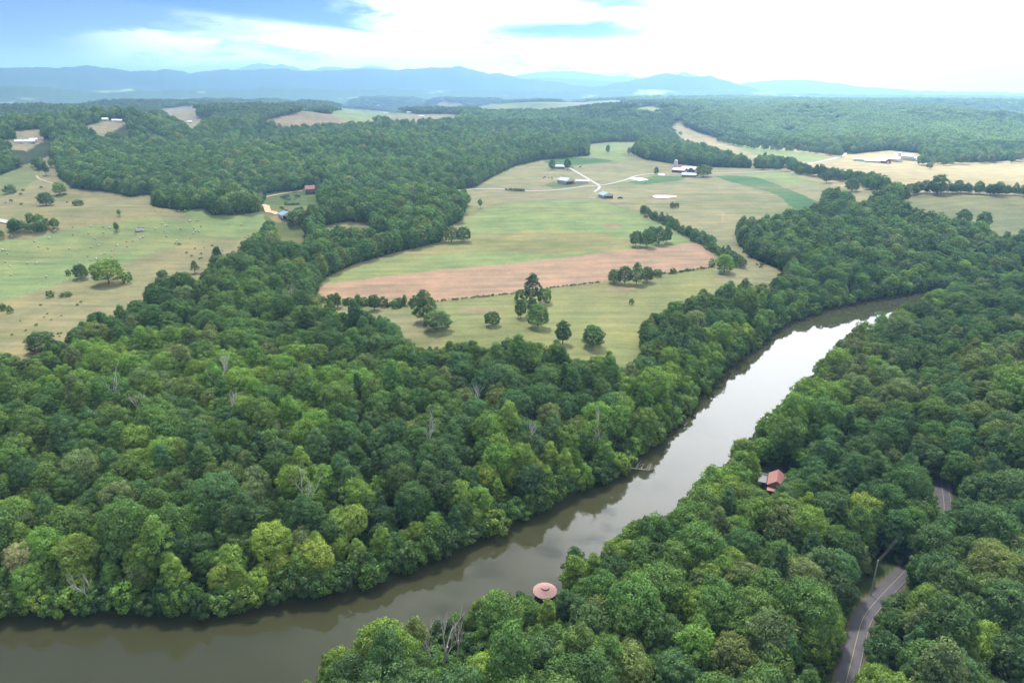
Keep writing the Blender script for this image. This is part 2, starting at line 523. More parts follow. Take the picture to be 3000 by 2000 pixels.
def ground_mat():
    m = bpy.data.materials.new('ground')
    m.use_nodes = True
    n = NT(m.node_tree)
    b = m.node_tree.nodes['Principled BSDF']
    at = n.n('ShaderNodeAttribute', attribute_name='cover')
    geo = n.n('ShaderNodeNewGeometry')
    f1 = n.noise(geo.outputs['Position'], 0.045, 6, 0.62)
    f2 = n.noise(geo.outputs['Position'], 0.45, 5, 0.7)
    # streaks of mowing and ploughing run along x
    mp = n.n('ShaderNodeMapping')
    mp.inputs['Rotation'].default_value = (0, 0, R(-12))
    mp.inputs['Scale'].default_value = (0.006, 0.22, 0.1)
    n.l(geo.outputs['Position'], mp.inputs['Vector'])
    f3 = n.noise(mp.outputs[0], 1.0, 4, 0.6)
    v = n.m('ADD', n.m('MULTIPLY_ADD', f1, 1.0, 0.05), n.m('MULTIPLY', f2, 0.55))
    v = n.m('ADD', v, n.m('MULTIPLY_ADD', f3, 0.8, -0.2))
    wv = n.n('ShaderNodeTexWave', wave_type='BANDS', bands_direction='Y')
    mw = n.n('ShaderNodeMapping')
    mw.inputs['Rotation'].default_value = (0, 0, R(-10))
    n.l(geo.outputs['Position'], mw.inputs['Vector'])
    n.l(mw.outputs[0], wv.inputs['Vector'])
    wv.inputs['Scale'].default_value = 0.026
    wv.inputs['Distortion'].default_value = 6.0
    wv.inputs['Detail'].default_value = 2.0
    wv.inputs['Detail Scale'].default_value = 0.4
    v = n.m('MULTIPLY', v, n.m('MULTIPLY_ADD', wv.outputs['Fac'], 0.09, 0.955))
    v = n.m('MULTIPLY', v, 0.57)
    vm = n.n('ShaderNodeVectorMath', operation='SCALE')
    n.l(at.outputs['Color'], vm.inputs[0])
    n.l(v, vm.inputs['Scale'])
    # dry and green patches
    warm = n.mix(n.m('MULTIPLY', n.ss(f1, 0.42, 0.68), 0.5), vm.outputs[0], (1.25, 0.98, 0.85), 'MULTIPLY')
    n.l(warm, b.inputs['Base Color'])
    b.inputs['Roughness'].default_value = 0.95
    b.inputs['Specular IOR Level'].default_value = 0.08
    bp = n.n('ShaderNodeBump')
    bp.inputs['Strength'].default_value = 0.5
    bp.inputs['Distance'].default_value = 0.5
    n.l(f2, bp.inputs['Height'])
    n.l(bp.outputs[0], b.inputs['Normal'])
    return m


def tag(o, label=None, cat=None, group=None, kind=None):
    if label:
        o['label'] = label
    if cat:
        o['category'] = cat
    if group:
        o['group'] = group
    if kind:
        o['kind'] = kind
    return o


def mesh_np(name, V, Fq, m, smooth_=False, attrs=None, parent=None, link=True):
    me = bpy.data.meshes.new(name)
    V = np.asarray(V, np.float32)
    Fq = np.asarray(Fq, np.int32)
    k = Fq.shape[1]
    me.vertices.add(len(V))
    me.vertices.foreach_set('co', V.ravel())
    me.loops.add(Fq.size)
    me.loops.foreach_set('vertex_index', Fq.ravel())
    me.polygons.add(len(Fq))
    me.polygons.foreach_set('loop_start', np.arange(0, Fq.size, k, dtype=np.int32))
    if smooth_:
        me.polygons.foreach_set('use_smooth', np.ones(len(Fq), bool))
    me.update(calc_edges=True)
    if m is not None:
        me.materials.append(m)
    for nm, (dom, typ, key, arr) in (attrs or {}).items():
        a = me.attributes.new(nm, typ, dom)
        a.data.foreach_set(key, np.asarray(arr, np.float32 if typ != 'INT' else np.int32).ravel())
    o = bpy.data.objects.new(name, me)
    if link:
        COL.objects.link(o)
    if parent:
        o.parent = parent
    return o


# ------------------------------------------------------------------ ground sheet, polar so that detail follows distance
def rings():
    r, out = 25.0, []
    while r < 12000:
        out.append(r)
        f = 0.013 if r < 215 else 0.0042 if r < 1400 else 0.008 if r < 4000 else 0.012
        r += max(1.0, r * f)
    return np.array(out)


rr = rings()
aa = np.concatenate([np.radians(np.arange(-80, -50, 0.8)), np.radians(np.arange(-50, 50, 0.125)), np.radians(np.arange(50, 80.1, 0.8))])
A, RR = np.meshgrid(aa, rr)
GX, GY = RR * np.sin(A), RR * np.cos(A)
GZ = terrain(GX, GY)


def far_clearing(x, y):
    r = np.hypot(x, y)
    f = fbm(x * 0.8, y, 620, 3, 121)
    return (r > 2300) & (r < 5700) & (f > 0.578)


def cover_color(x, y):
    n = len(x)
    c = np.tile(np.array(C_FLOOR), (n, 1))
    r = np.hypot(x, y)
    far = r > 5600
    f = fbm(x, y, 900, 3, 21)
    f2 = fbm(x * 0.6, y * 2.0, 420, 3, 27)
    c[far] = (0.04, 0.075, 0.03)
    pf = far & (f2 > 0.60)
    c[pf] = (0.42, 0.42, 0.26)
    pf = far & (f2 > 0.55) & (f2 <= 0.60)
    c[pf] = (0.16, 0.24, 0.10)
    q = far_clearing(x, y)
    tn_ = fbm(x, y, 300, 2, 131)
    c[q & (tn_ > 0.5)] = (0.36, 0.31, 0.2)
    c[q & (tn_ <= 0.5)] = (0.20, 0.28, 0.12)
    jx, jy = (fbm(x, y, 9, 2, 41) - 0.5) * 3.0, (fbm(x, y, 9, 2, 47) - 0.5) * 3.0
    for col, poly in WF:
        c[inside(x + jx, y + jy, poly)] = col
    lum = fbm(x, y, 90, 4, 33)[:, None]
    fieldish = (c[:, 1] > 0.1)[:, None]
    dry = np.clip((fbm(x * 0.5, y * 1.6, 60, 4, 55) - 0.5) * 3, 0, 1)[:, None]
    c = np.where(fieldish, c * (0.86 + 0.28 * lum), c)
    gre = fieldish & (c[:, 1:2] > c[:, 0:1])
    c = np.where(gre, c * (1 - 0.55 * dry) + np.array((0.31, 0.28, 0.13)) * 0.55 * dry, c)
    tanf = fieldish & ~gre & (c[:, 0:1] < 0.36)
    wet = np.clip((fbm(x * 0.7, y * 1.4, 38, 4, 61) - 0.52) * 4, 0, 1)[:, None]
    c = np.where(tanf, c * (1 - 0.5 * wet) + np.array((0.16, 0.22, 0.07)) * 0.5 * wet, c)
    return c


cov = cover_color(GX.ravel(), GY.ravel())
# dirt spots that show from the air: pixel, half width and half height in pixels, colour
for u, v, a, b, col in [(1408, 518, 21, 5.2, (0.36, 0.25, 0.15)), (1408, 517.6, 8, 1.8, C_GREEN), (1281, 418, 6, 3, C_TAN), (1247, 415, 8, 1.8, C_CLAY), (1240, 395, 4, 1.6, C_CLAY),
                        (1228, 436, 5, 1.5, C_CLAY), (1314, 421, 13, 3.0, C_TAN), (1360, 453, 9, 1.3, (0.5, 0.4, 0.3)), (1524, 452, 36, 6.5, (0.36, 0.25, 0.16)), (1510, 497, 18, 6, (0.26, 0.19, 0.14)),
                        (1660, 500, 1.2, 22, (0.42, 0.33, 0.2)), (1424, 665, 34, 8, (0.33, 0.29, 0.16)), (1100, 712, 50, 8, (0.33, 0.29, 0.16)), (640, 497, 12, 3, (0.34, 0.27, 0.17)),
                        (1975, 1418, 22, 22, (0.28, 0.20, 0.13)), (1700, 668, 30, 2.0, (0.38, 0.30, 0.2)), (700, 496, 6, 2, C_TAN)]:
    uu, vv, _ = project(GX, GY, GZ)
    mk = (((uu - u) / a) ** 2 + ((vv - v) / b) ** 2 < 1) & (RR < 2500)
    cov[mk.ravel()] = col
# verge beside the asphalt road
dr = np.full(GX.shape, 99.0)
mk = (RR < 600)
dr[mk] = dist_line(GX[mk], GY[mk], road_mid)
cov[(dr < 7.0).ravel()] = (0.075, 0.12, 0.04)
cov[(dr < 2.5).ravel()] = (0.20, 0.17, 0.12)
nr, na = GX.shape
ii = np.arange(nr * na).reshape(nr, na)
FQ = np.stack([ii[:-1, :-1], ii[:-1, 1:], ii[1:, 1:], ii[1:, :-1]], -1).reshape(-1, 4)[:, ::-1]
colr = np.concatenate([cov, np.ones((len(cov), 1))], 1)
gnd = mesh_np('ground', np.stack([GX, GY, GZ], -1).reshape(-1, 3), FQ, ground_mat(), True, {'cover': ('POINT', 'FLOAT_COLOR', 'color', colr)})
tag(gnd, kind='structure')


# ------------------------------------------------------------------ river and pond
def water_mat(name, col, bump, rough):
    m = bpy.data.materials.new(name)
    m.use_nodes = True
    n = NT(m.node_tree)
    b = m.node_tree.nodes['Principled BSDF']
    geo = n.n('ShaderNodeNewGeometry')
    f = n.noise(geo.outputs['Position'], 0.03, 4)
    n.l(n.mix(f, tuple(c * 0.85 for c in col), tuple(c * 1.15 for c in col)), b.inputs['Base Color'])
    b.inputs['Roughness'].default_value = rough
    b.inputs['IOR'].default_value = 1.36
    b.inputs['Specular IOR Level'].default_value = 0.62
    f2 = n.noise(geo.outputs['Position'], 0.35, 5, 0.65)
    bp = n.n('ShaderNodeBump')
    bp.inputs['Strength'].default_value = bump
    bp.inputs['Distance'].default_value = 0.12
    n.l(f2, bp.inputs['Height'])
    n.l(bp.outputs[0], b.inputs['Normal'])
    return m


wm = water_mat('river_water', (0.041, 0.042, 0.020), 0.06, 0.02)
N = 60


def resample(p, n):
    p = densify(p, 8)
    s = np.concatenate([[0], np.cumsum(np.hypot(*np.diff(p, axis=0).T))])
    t = np.linspace(0, s[-1], n)
    return np.stack([np.interp(t, s, p[:, 0]), np.interp(t, s, p[:, 1])], 1)


f_, n_ = resample(fb, N), resample(nb, N)
f_ = f_ + (f_ - n_) / np.linalg.norm(f_ - n_, axis=1)[:, None] * 5
n_ = n_ - (f_ - n_) / np.linalg.norm(f_ - n_, axis=1)[:, None] * 5
V = np.zeros((N * 2, 3))
V[:N, :2], V[N:, :2] = f_, n_
FQ = [[i + 1, i, N + i, N + i + 1] for i in range(N - 1)]
river = tag(mesh_np('river', V, FQ, wm), kind='structure')
nrm = river.data.polygons[0].normal
if nrm.z < 0:
    river.data.flip_normals()


def flat_blob(name, u, v, a, b, m, lift=0.15):
    pts = []
    rnd = random.Random(int(u))
    x0, y0, z0 = hit(u, v)
    zz = z0 + lift
    for k in range(36):
        t = 2 * math.pi * k / 36
        q = 1 + 0.10 * math.sin(3 * t + 1) + 0.05 * rnd.uniform(-1, 1)
        px, py = plane(u + a * math.cos(t) * q, v - b * math.sin(t) * q, zz)
        pts.append((px, py, zz))
    me = bpy.data.meshes.new(name)
    me.from_pydata(pts + [(x, y, zz - 3.0) for x, y, z in pts], [], [list(range(36))] + [[(k + 1) % 36, k, 36 + k, 36 + (k + 1) % 36] for k in range(36)])
    me.materials.append(m)
    o = bpy.data.objects.new(name, me)
    COL.objects.link(o)
    if me.polygons[0].normal.z < 0:
        me.flip_normals()
    return o


tag(flat_blob('pond', 1524.5, 451.5, 28, 3.3, water_mat('pond_water', (0.35, 0.36, 0.33), 0.03, 0.02), 0.5), kind='structure')  # pale base colour stands in for sky reflected in the pond


# ------------------------------------------------------------------ roads as sheets draped on the ground
def ribbon(name, mid, width, m, lift, off=0.0, kind='structure', parent=None):
    mid = np.asarray(mid)
    d = np.gradient(mid, axis=0)
    nrm = np.stack([d[:, 1], -d[:, 0]], 1) / (np.linalg.norm(d, axis=1)[:, None] + 1e-9)
    k = 5
    V = []
    for j in range(k):
        p = mid + nrm * (off + width * (j / (k - 1) - 0.5))
        V.append(p)
    V = np.stack(V, 1)
    zc = terrain(V[..., 0], V[..., 1])
    zz = np.maximum(zc, zc.mean(1, keepdims=True) * 0.5 + zc * 0.5) + lift
    P = np.concatenate([V, zz[..., None]], -1)
    n = len(mid)
    idx = np.arange(n * k).reshape(n, k)
    Fq = np.stack([idx[:-1, :-1], idx[1:, :-1], idx[1:, 1:], idx[:-1, 1:]], -1).reshape(-1, 4)
    o = mesh_np(name, P.reshape(-1, 3), Fq, m, False)
    if o.data.polygons[0].normal.z < 0:
        o.data.flip_normals()
    if parent:
        o.parent = parent
    if kind:
        tag(o, kind=kind)
    return o


def denser(mid, step):
    s = np.concatenate([[0], np.cumsum(np.hypot(*np.diff(mid, axis=0).T))])
    t = np.arange(0, s[-1], step)
    return np.stack([np.interp(t, s, mid[:, 0]), np.interp(t, s, mid[:, 1])], 1)


ASPH = mat('asphalt', (0.085, 0.080, 0.088), 0.85, 0.3, 0.35, 0.35)
YEL = mat('road_paint', (0.30, 0.25, 0.13), 0.8, 0.2, 0.2, 2)
WHT = mat('edge_paint', (0.22, 0.21, 0.20), 0.8, 0.2, 0.2, 2)
GRAV = mat('gravel', (0.40, 0.38, 0.36), 0.9, 0.2, 0.12, 0.3)
DIRT = mat('track_dirt', (0.40, 0.33, 0.22), 0.95, 0.1, 0.2, 0.3)
CLAY = mat('clay', (0.58, 0.34, 0.21), 0.95, 0.1, 0.2, 0.3)
rm = denser(road_mid, 1.5)
ribbon('road', rm, 3.7, ASPH, 0.18)
ribbon('centre_line', rm, 0.11, YEL, 0.186)
ribbon('edge_line', rm, 0.12, WHT, 0.186, -1.72)
ribbon('edge_line', rm, 0.12, WHT, 0.186, 1.72)
for k, (mid, wd, mm) in lane_mid.items():
    ribbon(k, denser(mid, 3.0), wd, {'gravel': GRAV, 'dirt': DIRT, 'clay': CLAY}[mm], 0.35)


# ------------------------------------------------------------------ mountains: thick ridges far off
def mountain(name, prof, D, depth, m, seed, base=20):
    us = np.array([p[0] for p in prof], float)
    vs_ = np.array([p[1] for p in prof], float)
    nu = int((us[-1] - us[0]) / 6) + 2
    U = np.linspace(us[0], us[-1], nu)
    Vv = np.interp(U, us, vs_)
    Vv = Vv + (fbm(U * 10, U * 0 + seed * 50, 160, 4, seed) - 0.5) * 7.0
    nd = 22
    P = np.zeros((nd, nu, 3))
    a, b, dz = ray(U, Vv)
    hyp = np.hypot(a, b)
    top = H + dz / hyp * D
    for j in range(nd):
        s = j / (nd - 1)
        rr_ = D + (s - 0.6) * depth
        shape = np.where(s < 0.6, (s / 0.6) ** 1.35, (1 - (s - 0.6) / 0.4) ** 1.2)
        x, y = a / hyp * rr_, b / hyp * rr_
        nz = (fbm(x, y, 1500, 4, seed + 3) - 0.5) * 2
        gul = np.abs(fbm(x, y, 700, 3, seed + 9) - 0.5) * 2
        hgt = base + (top - base) * np.clip(shape * (1 + nz * 0.35 * (1 - shape)) - gul * 0.18 * shape * (1 - shape) * 3, 0, 1)
        P[j, :, 0], P[j, :, 1], P[j, :, 2] = x, y, hgt if j not in (0, nd - 1) else -5
    idx = np.arange(nd * nu).reshape(nd, nu)
    Fq = np.stack([idx[:-1, :-1], idx[:-1, 1:], idx[1:, 1:], idx[1:, :-1]], -1).reshape(-1, 4)[:, ::-1]
    o = mesh_np(name, P.reshape(-1, 3), Fq, m, True)
    tag(o, kind='structure')
    return o


MW = mat('mountain_woods', (0.030, 0.065, 0.045), 0.95, 0.05, 0.8, 0.0025)
FW = bpy.data.materials.new('foothill_cover')
FW.use_nodes = True
fn = NT(FW.node_tree)
fg = fn.n('ShaderNodeNewGeometry')
fm = fn.n('ShaderNodeMapping')
fm.inputs['Scale'].default_value = (1.0, 1.0, 6.0)
fn.l(fg.outputs['Position'], fm.inputs['Vector'])
fa, fb_ = fn.noise(fm.outputs[0], 0.0022, 5, 0.6), fn.noise(fm.outputs[0], 0.02, 4, 0.7)
fcl = fn.mix(fb_, (0.02, 0.045, 0.02), (0.08, 0.14, 0.05))
fcl = fn.mix(fn.ss(fa, 0.60, 0.64), fcl, (0.20, 0.26, 0.12))
fcl = fn.mix(fn.ss(fa, 0.67, 0.69), fcl, (0.40, 0.38, 0.27))
fn.l(fcl, FW.node_tree.nodes['Principled BSDF'].inputs['Base Color'])
FW.node_tree.nodes['Principled BSDF'].inputs['Roughness'].default_value = 0.95
FW.node_tree.nodes['Principled BSDF'].inputs['Specular IOR Level'].default_value = 0.05
M1 = [(-500, 160), (-200, 155), (0, 150), (60, 149), (130, 151), (200, 146), (240, 151), (300, 158), (340, 158), (375, 152), (400, 154), (435, 162), (470, 158), (520, 152.5), (560, 156), (590, 154), (650, 150), (685, 157), (760, 155),
      (850, 152), (900, 155), (960, 151), (1010, 148), (1055, 146), (1085, 153), (1120, 166), (1150, 164), (1176, 171), (1215, 180), (1240, 179), (1290, 187), (1330, 193), (1380, 200), (1420, 210)]
M1R = [(1326, 205), (1360, 196), (1391, 192), (1416, 184), (1440, 186), (1456, 180), (1496, 171), (1531, 163), (1551, 168), (1600, 172), (1631, 168), (1651, 178), (1680, 185), (1701, 195), (1730, 200), (1751, 207), (1800, 213)]
M2 = [(480, 175), (540, 155), (575, 144), (600, 141), (625, 144), (645, 141), (680, 150), (705, 158), (740, 149), (765, 147), (800, 152), (830, 150), (860, 145), (890, 152), (960, 165), (1040, 172), (1180, 171), (1230, 163), (1290, 158), (1330, 161),
      (1360, 165), (1400, 171), (1460, 174), (1540, 172), (1572, 161), (1591, 166), (1640, 180), (1700, 190), (1750, 183), (1810, 180), (1860, 181), (1930, 190), (2000, 199), (2100, 207), (2352, 212), (2800, 214)]
M3 = [(1100, 190), (1180, 180), (1250, 176), (1330, 178), (1400, 184), (1480, 190)]
mountain('far_mountains', M2, 11800, 1400, MW, 3)
mountain('middle_mountains', M3, 9300, 1000, MW, 7)
mountain('mountains', M1, 7200, 1500, MW, 5)
mountain('peak_mountains', M1R, 6900, 1300, MW, 6)
mountain('foothills', [(-500, 195), (-100, 193), (0, 194), (30, 191), (60, 193), (130, 199), (210, 204), (300, 202), (350, 204), (420, 201), (520, 204), (620, 197), (700, 199), (800, 202), (900, 200), (1000, 204), (1100, 203), (1200, 206), (1400, 206),
                       (1500, 203), (1600, 208), (1700, 207), (1800, 211), (1900, 214), (2100, 216), (2352, 218), (2800, 219)], 5950, 700, FW, 9, 15)
# ------------------------------------------------------------------ tree shapes
def crown_mesh(name, seed, Hh, Rr, zlow, nl, nleaf, leaf, kind='oak', core=True):
    """a crown made of many small leaf clumps set on the outside of rounded boughs; origin at the foot of the tree"""
    rs = np.random.RandomState(seed)
    if kind == 'clump':
        cs, rad = [], []
        for k in range(nl // 7):
            a, q = rs.rand() * 6.28, Rr * math.sqrt(rs.rand())
            bx, by, br, bh = q * math.cos(a), q * math.sin(a), 4.2 + 1.6 * rs.rand(), Hh * (0.75 + 0.35 * rs.rand())
            for j in range(7):
                t, p = rs.rand() * 6.28, rs.rand() ** 0.6
                cs.append((bx + br * p * math.cos(t), by + br * p * math.sin(t), bh - br * (0.35 + 0.75 * p * p)))
                rad.append(br * 0.45)
        cs, rad = np.array(cs), np.array(rad)
        cen = np.stack([cs[:, 0], cs[:, 1], cs[:, 2] - 5], 1)
    else:
        ch = (Hh - zlow) / 2
        cz = zlow + ch
        k = np.arange(nl) + 0.5
        ph = np.arccos(1 - 1.72 * k / nl)                 # from the top down, leaving the underside open
        th = math.pi * (1 + 5 ** 0.5) * k + rs.rand() * 6
        q = 0.74 + 0.40 * rs.rand(nl) - 0.22 * (rs.rand(nl) < 0.3)
        zz = np.cos(ph)
        wd = np.sin(ph)
        if kind == 'poplar':
            prof = wd * (1 - 0.38 * np.clip(zz, 0, 1)) * 0.95
        elif kind == 'pine':
            prof = np.clip((1 - zz) / 2, 0.04, 1) ** 0.8 * 1.05
        elif kind == 'vase':
            prof = wd * (0.85 + 0.3 * zz)
        else:
            prof = np.sin(ph) ** 0.8
        ax, ay = 0.86 + 0.28 * rs.rand(), 0.86 + 0.28 * rs.rand()
        cs = np.stack([Rr * 0.78 * prof * q * np.cos(th) * ax, Rr * 0.78 * prof * q * np.sin(th) * ay, cz + ch * 0.86 * zz * (0.82 + 0.32 * rs.rand(nl))], 1)
        rad = Rr * (0.19 + 0.17 * rs.rand(nl)) * (30.0 / nl) ** 0.22
        if kind == 'pine':
            rad *= 0.75
        cen = np.tile(np.array([[0, 0, cz - ch * 0.3]]), (nl, 1))
    n = len(cs)
    outw = cs - cen
    outw /= np.linalg.norm(outw, axis=1)[:, None] + 1e-6
    L = n * nleaf
    li = np.repeat(np.arange(n), nleaf)
    d = rs.randn(L, 3)
    d /= np.linalg.norm(d, axis=1)[:, None]
    dt = (d * outw[li]).sum(1)
    d = d + outw[li] * np.where(dt < -0.2, -1.6 * dt, 0)[:, None]      # bring leaves to the outer side
    d /= np.linalg.norm(d, axis=1)[:, None]
    rr_ = rad[li] * (0.78 + 0.30 * rs.rand(L))
    wob = 1 + 0.22 * np.sin(d[:, 0] * 5 + li) * np.sin(d[:, 1] * 6 + li * 2) + 0.12 * np.sin(d[:, 2] * 9 + li)
    squash = np.array([1, 1, 0.78 if kind != 'clump' else 0.8])
    p = cs[li] + d * (rr_ * wob)[:, None] * squash
    nrm = d + 0.38 * rs.randn(L, 3)
    nrm[:, 2] += 0.15
    nrm /= np.linalg.norm(nrm, axis=1)[:, None]
    t = np.cross(nrm, rs.randn(L, 3))
    t /= np.linalg.norm(t, axis=1)[:, None]
    b = np.cross(nrm, t)
    s = leaf * (0.6 + 0.8 * rs.rand(L))[:, None]
    V = np.stack([p - t * s * 0.5, p - b * s * 0.36 - nrm * s * 0.08, p + t * s * 0.5, p + b * s * 0.36 + nrm * s * 0.08], 1).reshape(-1, 3)
    F = np.arange(L * 4).reshape(-1, 4)
    lobe = rs.rand(n)
    sh = np.clip(0.55 * lobe[li] + 0.45 * rs.rand(L), 0, 1)
    return mesh_np(name, V, F, LEAF, False, {'shade': ('FACE', 'FLOAT', 'value', sh)}, link=False)


def tube(path, r0, r1, n=6):
    V, F = [], []
    m = len(path)
    for i, p in enumerate(path):
        p = Vector(p)
        a = Vector(path[min(i + 1, m - 1)]) - Vector(path[max(i - 1, 0)])
        a.normalize()
        u = a.cross(Vector((0.3, 0.9, 0.2))).normalized()
        w_ = a.cross(u)
        r = r0 + (r1 - r0) * i / max(m - 1, 1)
        for k in range(n):
            t = 2 * math.pi * k / n
            V.append(p + (u * math.cos(t) + w_ * math.sin(t)) * r)
    for i in range(m - 1):
        for k in range(n):
            F.append((i * n + k, i * n + (k + 1) % n, (i + 1) * n + (k + 1) % n, (i + 1) * n + k))
    F.append(tuple(reversed(range(n))))
    F.append(tuple(range((m - 1) * n, m * n)))
    return V, F


class MB:
    """collects shapes; build() links them as one mesh object"""
    def __init__(s):
        s.v, s.f = [], []

    def add(s, V, F):
        o = len(s.v)
        s.v += [tuple(p) for p in V]
        s.f += [tuple(i + o for i in f) for f in F]
        return s

    def box(s, c, d, rz=0):
        x, y, z = [q / 2 for q in d]
        V = [Vector((a * x, b * y, e * z)) for e in (-1, 1) for a, b in ((-1, -1), (1, -1), (1, 1), (-1, 1))]
        M = Matrix.Rotation(rz, 3, 'Z')
        V = [M @ p + Vector(c) for p in V]
        return s.add(V, [(3, 2, 1, 0), (4, 5, 6, 7), (0, 1, 5, 4), (1, 2, 6, 5), (2, 3, 7, 6), (3, 0, 4, 7)])

    def prism(s, poly, y0, y1):
        """poly of (x, z) extruded along y"""
        n = len(poly)
        V = [(x, y0, z) for x, z in poly] + [(x, y1, z) for x, z in poly]
        return s.add(V, [tuple(range(n)), tuple(reversed(range(n, 2 * n)))] + [((i + 1) % n, i, n + i, n + (i + 1) % n) for i in range(n)])

    def tube(s, path, r0, r1, n=6):
        return s.add(*tube(path, r0, r1, n))

    def lathe(s, prof, n=24):
        V, F = [], []
        for r, z in prof:
            for k in range(n):
                t = 2 * math.pi * k / n
                V.append((r * math.cos(t), r * math.sin(t), z))
        m = len(prof)
        for i in range(m - 1):
            for k in range(n):
                F.append((i * n + k, i * n + (k + 1) % n, (i + 1) * n + (k + 1) % n, (i + 1) * n + k))
        F.append(tuple(reversed(range(n))))
        F.append(tuple(range((m - 1) * n, m * n)))
        return s.add(V, F)

    def build(s, name, m, parent=None, smooth_=False, link=True):
        me = bpy.data.meshes.new(name)
        me.from_pydata([tuple(p) for p in s.v], [], s.f)
        me.materials.append(m)
        if smooth_:
            me.polygons.foreach_set('use_smooth', [True] * len(me.polygons))
        me.update()
        o = bpy.data.objects.new(name, me)
        if link:
            COL.objects.link(o)
        if parent:
            o.parent = parent
        return o


def empty(name, loc, rz=0):
    o = bpy.data.objects.new(name, None)
    o.empty_display_size = 1
    o.location = loc
    o.rotation_euler = (0, 0, rz)
    COL.objects.link(o)
    return o


def trunk_mesh(seed, Hh, Rr, low):
    rnd = random.Random(seed)
    b = MB()
    r = 0.28
    b.tube([(0, 0, -0.6), (0.1, 0, low), (0.2, 0.1, Hh * 0.5), (0.1, -0.1, Hh * 0.82)], r * 1.3, 0.07, 7)
    for k in range(6):
        t = k * 1.1 + rnd.random()
        z = low + (Hh - low) * (0.08 + 0.1 * k)
        q = Rr * (0.65 - 0.05 * k)
        b.tube([(0.1, 0, z), (q * 0.5 * math.cos(t), q * 0.5 * math.sin(t), z + 1.3), (q * math.cos(t), q * math.sin(t), z + 3.0)], 0.13, 0.03, 5)
    return b


SHAPES = [  # kind, height, crown radius, lowest leaf, boughs
    ('oak', 15, 5.6, 3.0, 32), ('oak', 17, 6.4, 4.0, 38), ('poplar', 20, 4.6, 3, 30), ('oak', 13, 5.0, 1.0, 30), ('vase', 16, 5.8, 3.5, 30),
    ('poplar', 17, 4.0, 2.0, 26), ('oak', 14, 5.8, 0.2, 38), ('poplar', 18, 5.2, 0.4, 38), ('pine', 19, 3.8, 2.5, 34)]
near_sh = [crown_mesh('crown', 10 + i, h, r, lo, int(nb_ * 1.9), 150, 0.42, k) for i, (k, h, r, lo, nb_) in enumerate(SHAPES)]
mid_sh = [crown_mesh('crown', 40 + i, h, r, lo, int(nb_ * 1.3), 44, 0.85, k) for i, (k, h, r, lo, nb_) in enumerate(SHAPES)]
clump_sh = [crown_mesh('crown', 70 + i, 15, 13, 0, 77, 26, 1.9, 'clump') for i in range(4)]
bush_sh = [crown_mesh('crown', 80 + i, 4.6, 2.9, 0.0, 14, 150, 0.42, 'oak') for i in range(3)]
trunk_sh = [trunk_mesh(i, h, r, lo).build('trunk', BARK, link=False) for i, (k, h, r, lo, nb_) in enumerate(SHAPES)]

TINT = {'dark': (0.088, 0.161, 0.037), 'deep': (0.060, 0.125, 0.039), 'mid': (0.132, 0.231, 0.044), 'grey': (0.185, 0.239, 0.082), 'fresh': (0.211, 0.338, 0.049), 'yellow': (0.300, 0.410, 0.060),
        'olive': (0.186, 0.237, 0.057), 'pale': (0.632, 0.627, 0.142), 'rust': (0.360, 0.248, 0.077), 'silver': (0.457, 0.462, 0.207), 'blue': (0.098, 0.189, 0.061)}
WORDS = {'dark': 'dark green', 'deep': 'very dark green', 'mid': 'mid green', 'grey': 'grey green', 'fresh': 'fresh green', 'yellow': 'bright yellow green', 'olive': 'olive green', 'pale': 'pale yellow',
         'rust': 'rusty brown', 'silver': 'silvery grey', 'blue': 'bluish green'}
HOT = [  # pixel of the crown, radius in pixels, tint
    (530, 1290, 40, 'yellow'), (620, 1270, 60, 'yellow'), (700, 1260, 55, 'yellow'), (575, 1330, 40, 'yellow'), (270, 1340, 50, 'fresh'), (130, 1280, 30, 'yellow'), (420, 1340, 40, 'fresh'), (800, 1190, 40, 'yellow'),
    (1030, 1120, 45, 'yellow'), (970, 1210, 35, 'fresh'), (1265, 1025, 26, 'pale'), (1250, 1070, 36, 'yellow'), (1150, 1080, 45, 'yellow'), (1330, 1095, 26, 'fresh'), (1140, 1000, 40, 'fresh'), (1470, 970, 42, 'fresh'),
    (1410, 1020, 30, 'yellow'), (1490, 900, 40, 'fresh'), (228, 1220, 15, 'rust'), (460, 1130, 22, 'silver'), (70, 1220, 40, 'grey'), (40, 1250, 30, 'silver'), (20, 1115, 32, 'yellow'), (40, 1150, 40, 'fresh'),
    (340, 1030, 46, 'fresh'), (700, 960, 50, 'fresh'), (880, 900, 50, 'mid'), (700, 1080, 46, 'fresh'), (860, 1110, 46, 'fresh'), (1640, 780, 36, 'fresh'), (1700, 770, 30, 'yellow'), (1740, 720, 36, 'fresh'), (1560, 830, 40, 'fresh'),
    (2010, 1170, 40, 'yellow'), (2050, 1200, 30, 'fresh'), (1860, 1200, 40, 'fresh'), (2240, 1430, 50, 'yellow'), (2150, 1380, 46, 'fresh'), (2030, 1540, 50, 'fresh'), (1900, 1430, 40, 'yellow'), (1700, 1480, 50, 'olive'),
    (2230, 860, 60, 'olive'), (2300, 960, 60, 'olive'), (2150, 900, 50, 'olive'), (2000, 850, 60, 'grey'), (1830, 1030, 30, 'fresh'), (1660, 1310, 50, 'fresh'), (1450, 1310, 40, 'fresh'), (1600, 1420, 50, 'fresh'), (1470, 1520, 40, 'olive'),
    (620, 1560, 20, 'silver'), (1130, 1540, 40, 'yellow'), (1250, 1390, 30, 'yellow'), (2300, 1300, 60, 'olive'), (1880, 620, 60, 'mid'), (2200, 600, 60, 'mid'), (1700, 700, 40, 'mid'), (805, 490, 14, 'fresh'), (560, 690, 80, 'mid')]

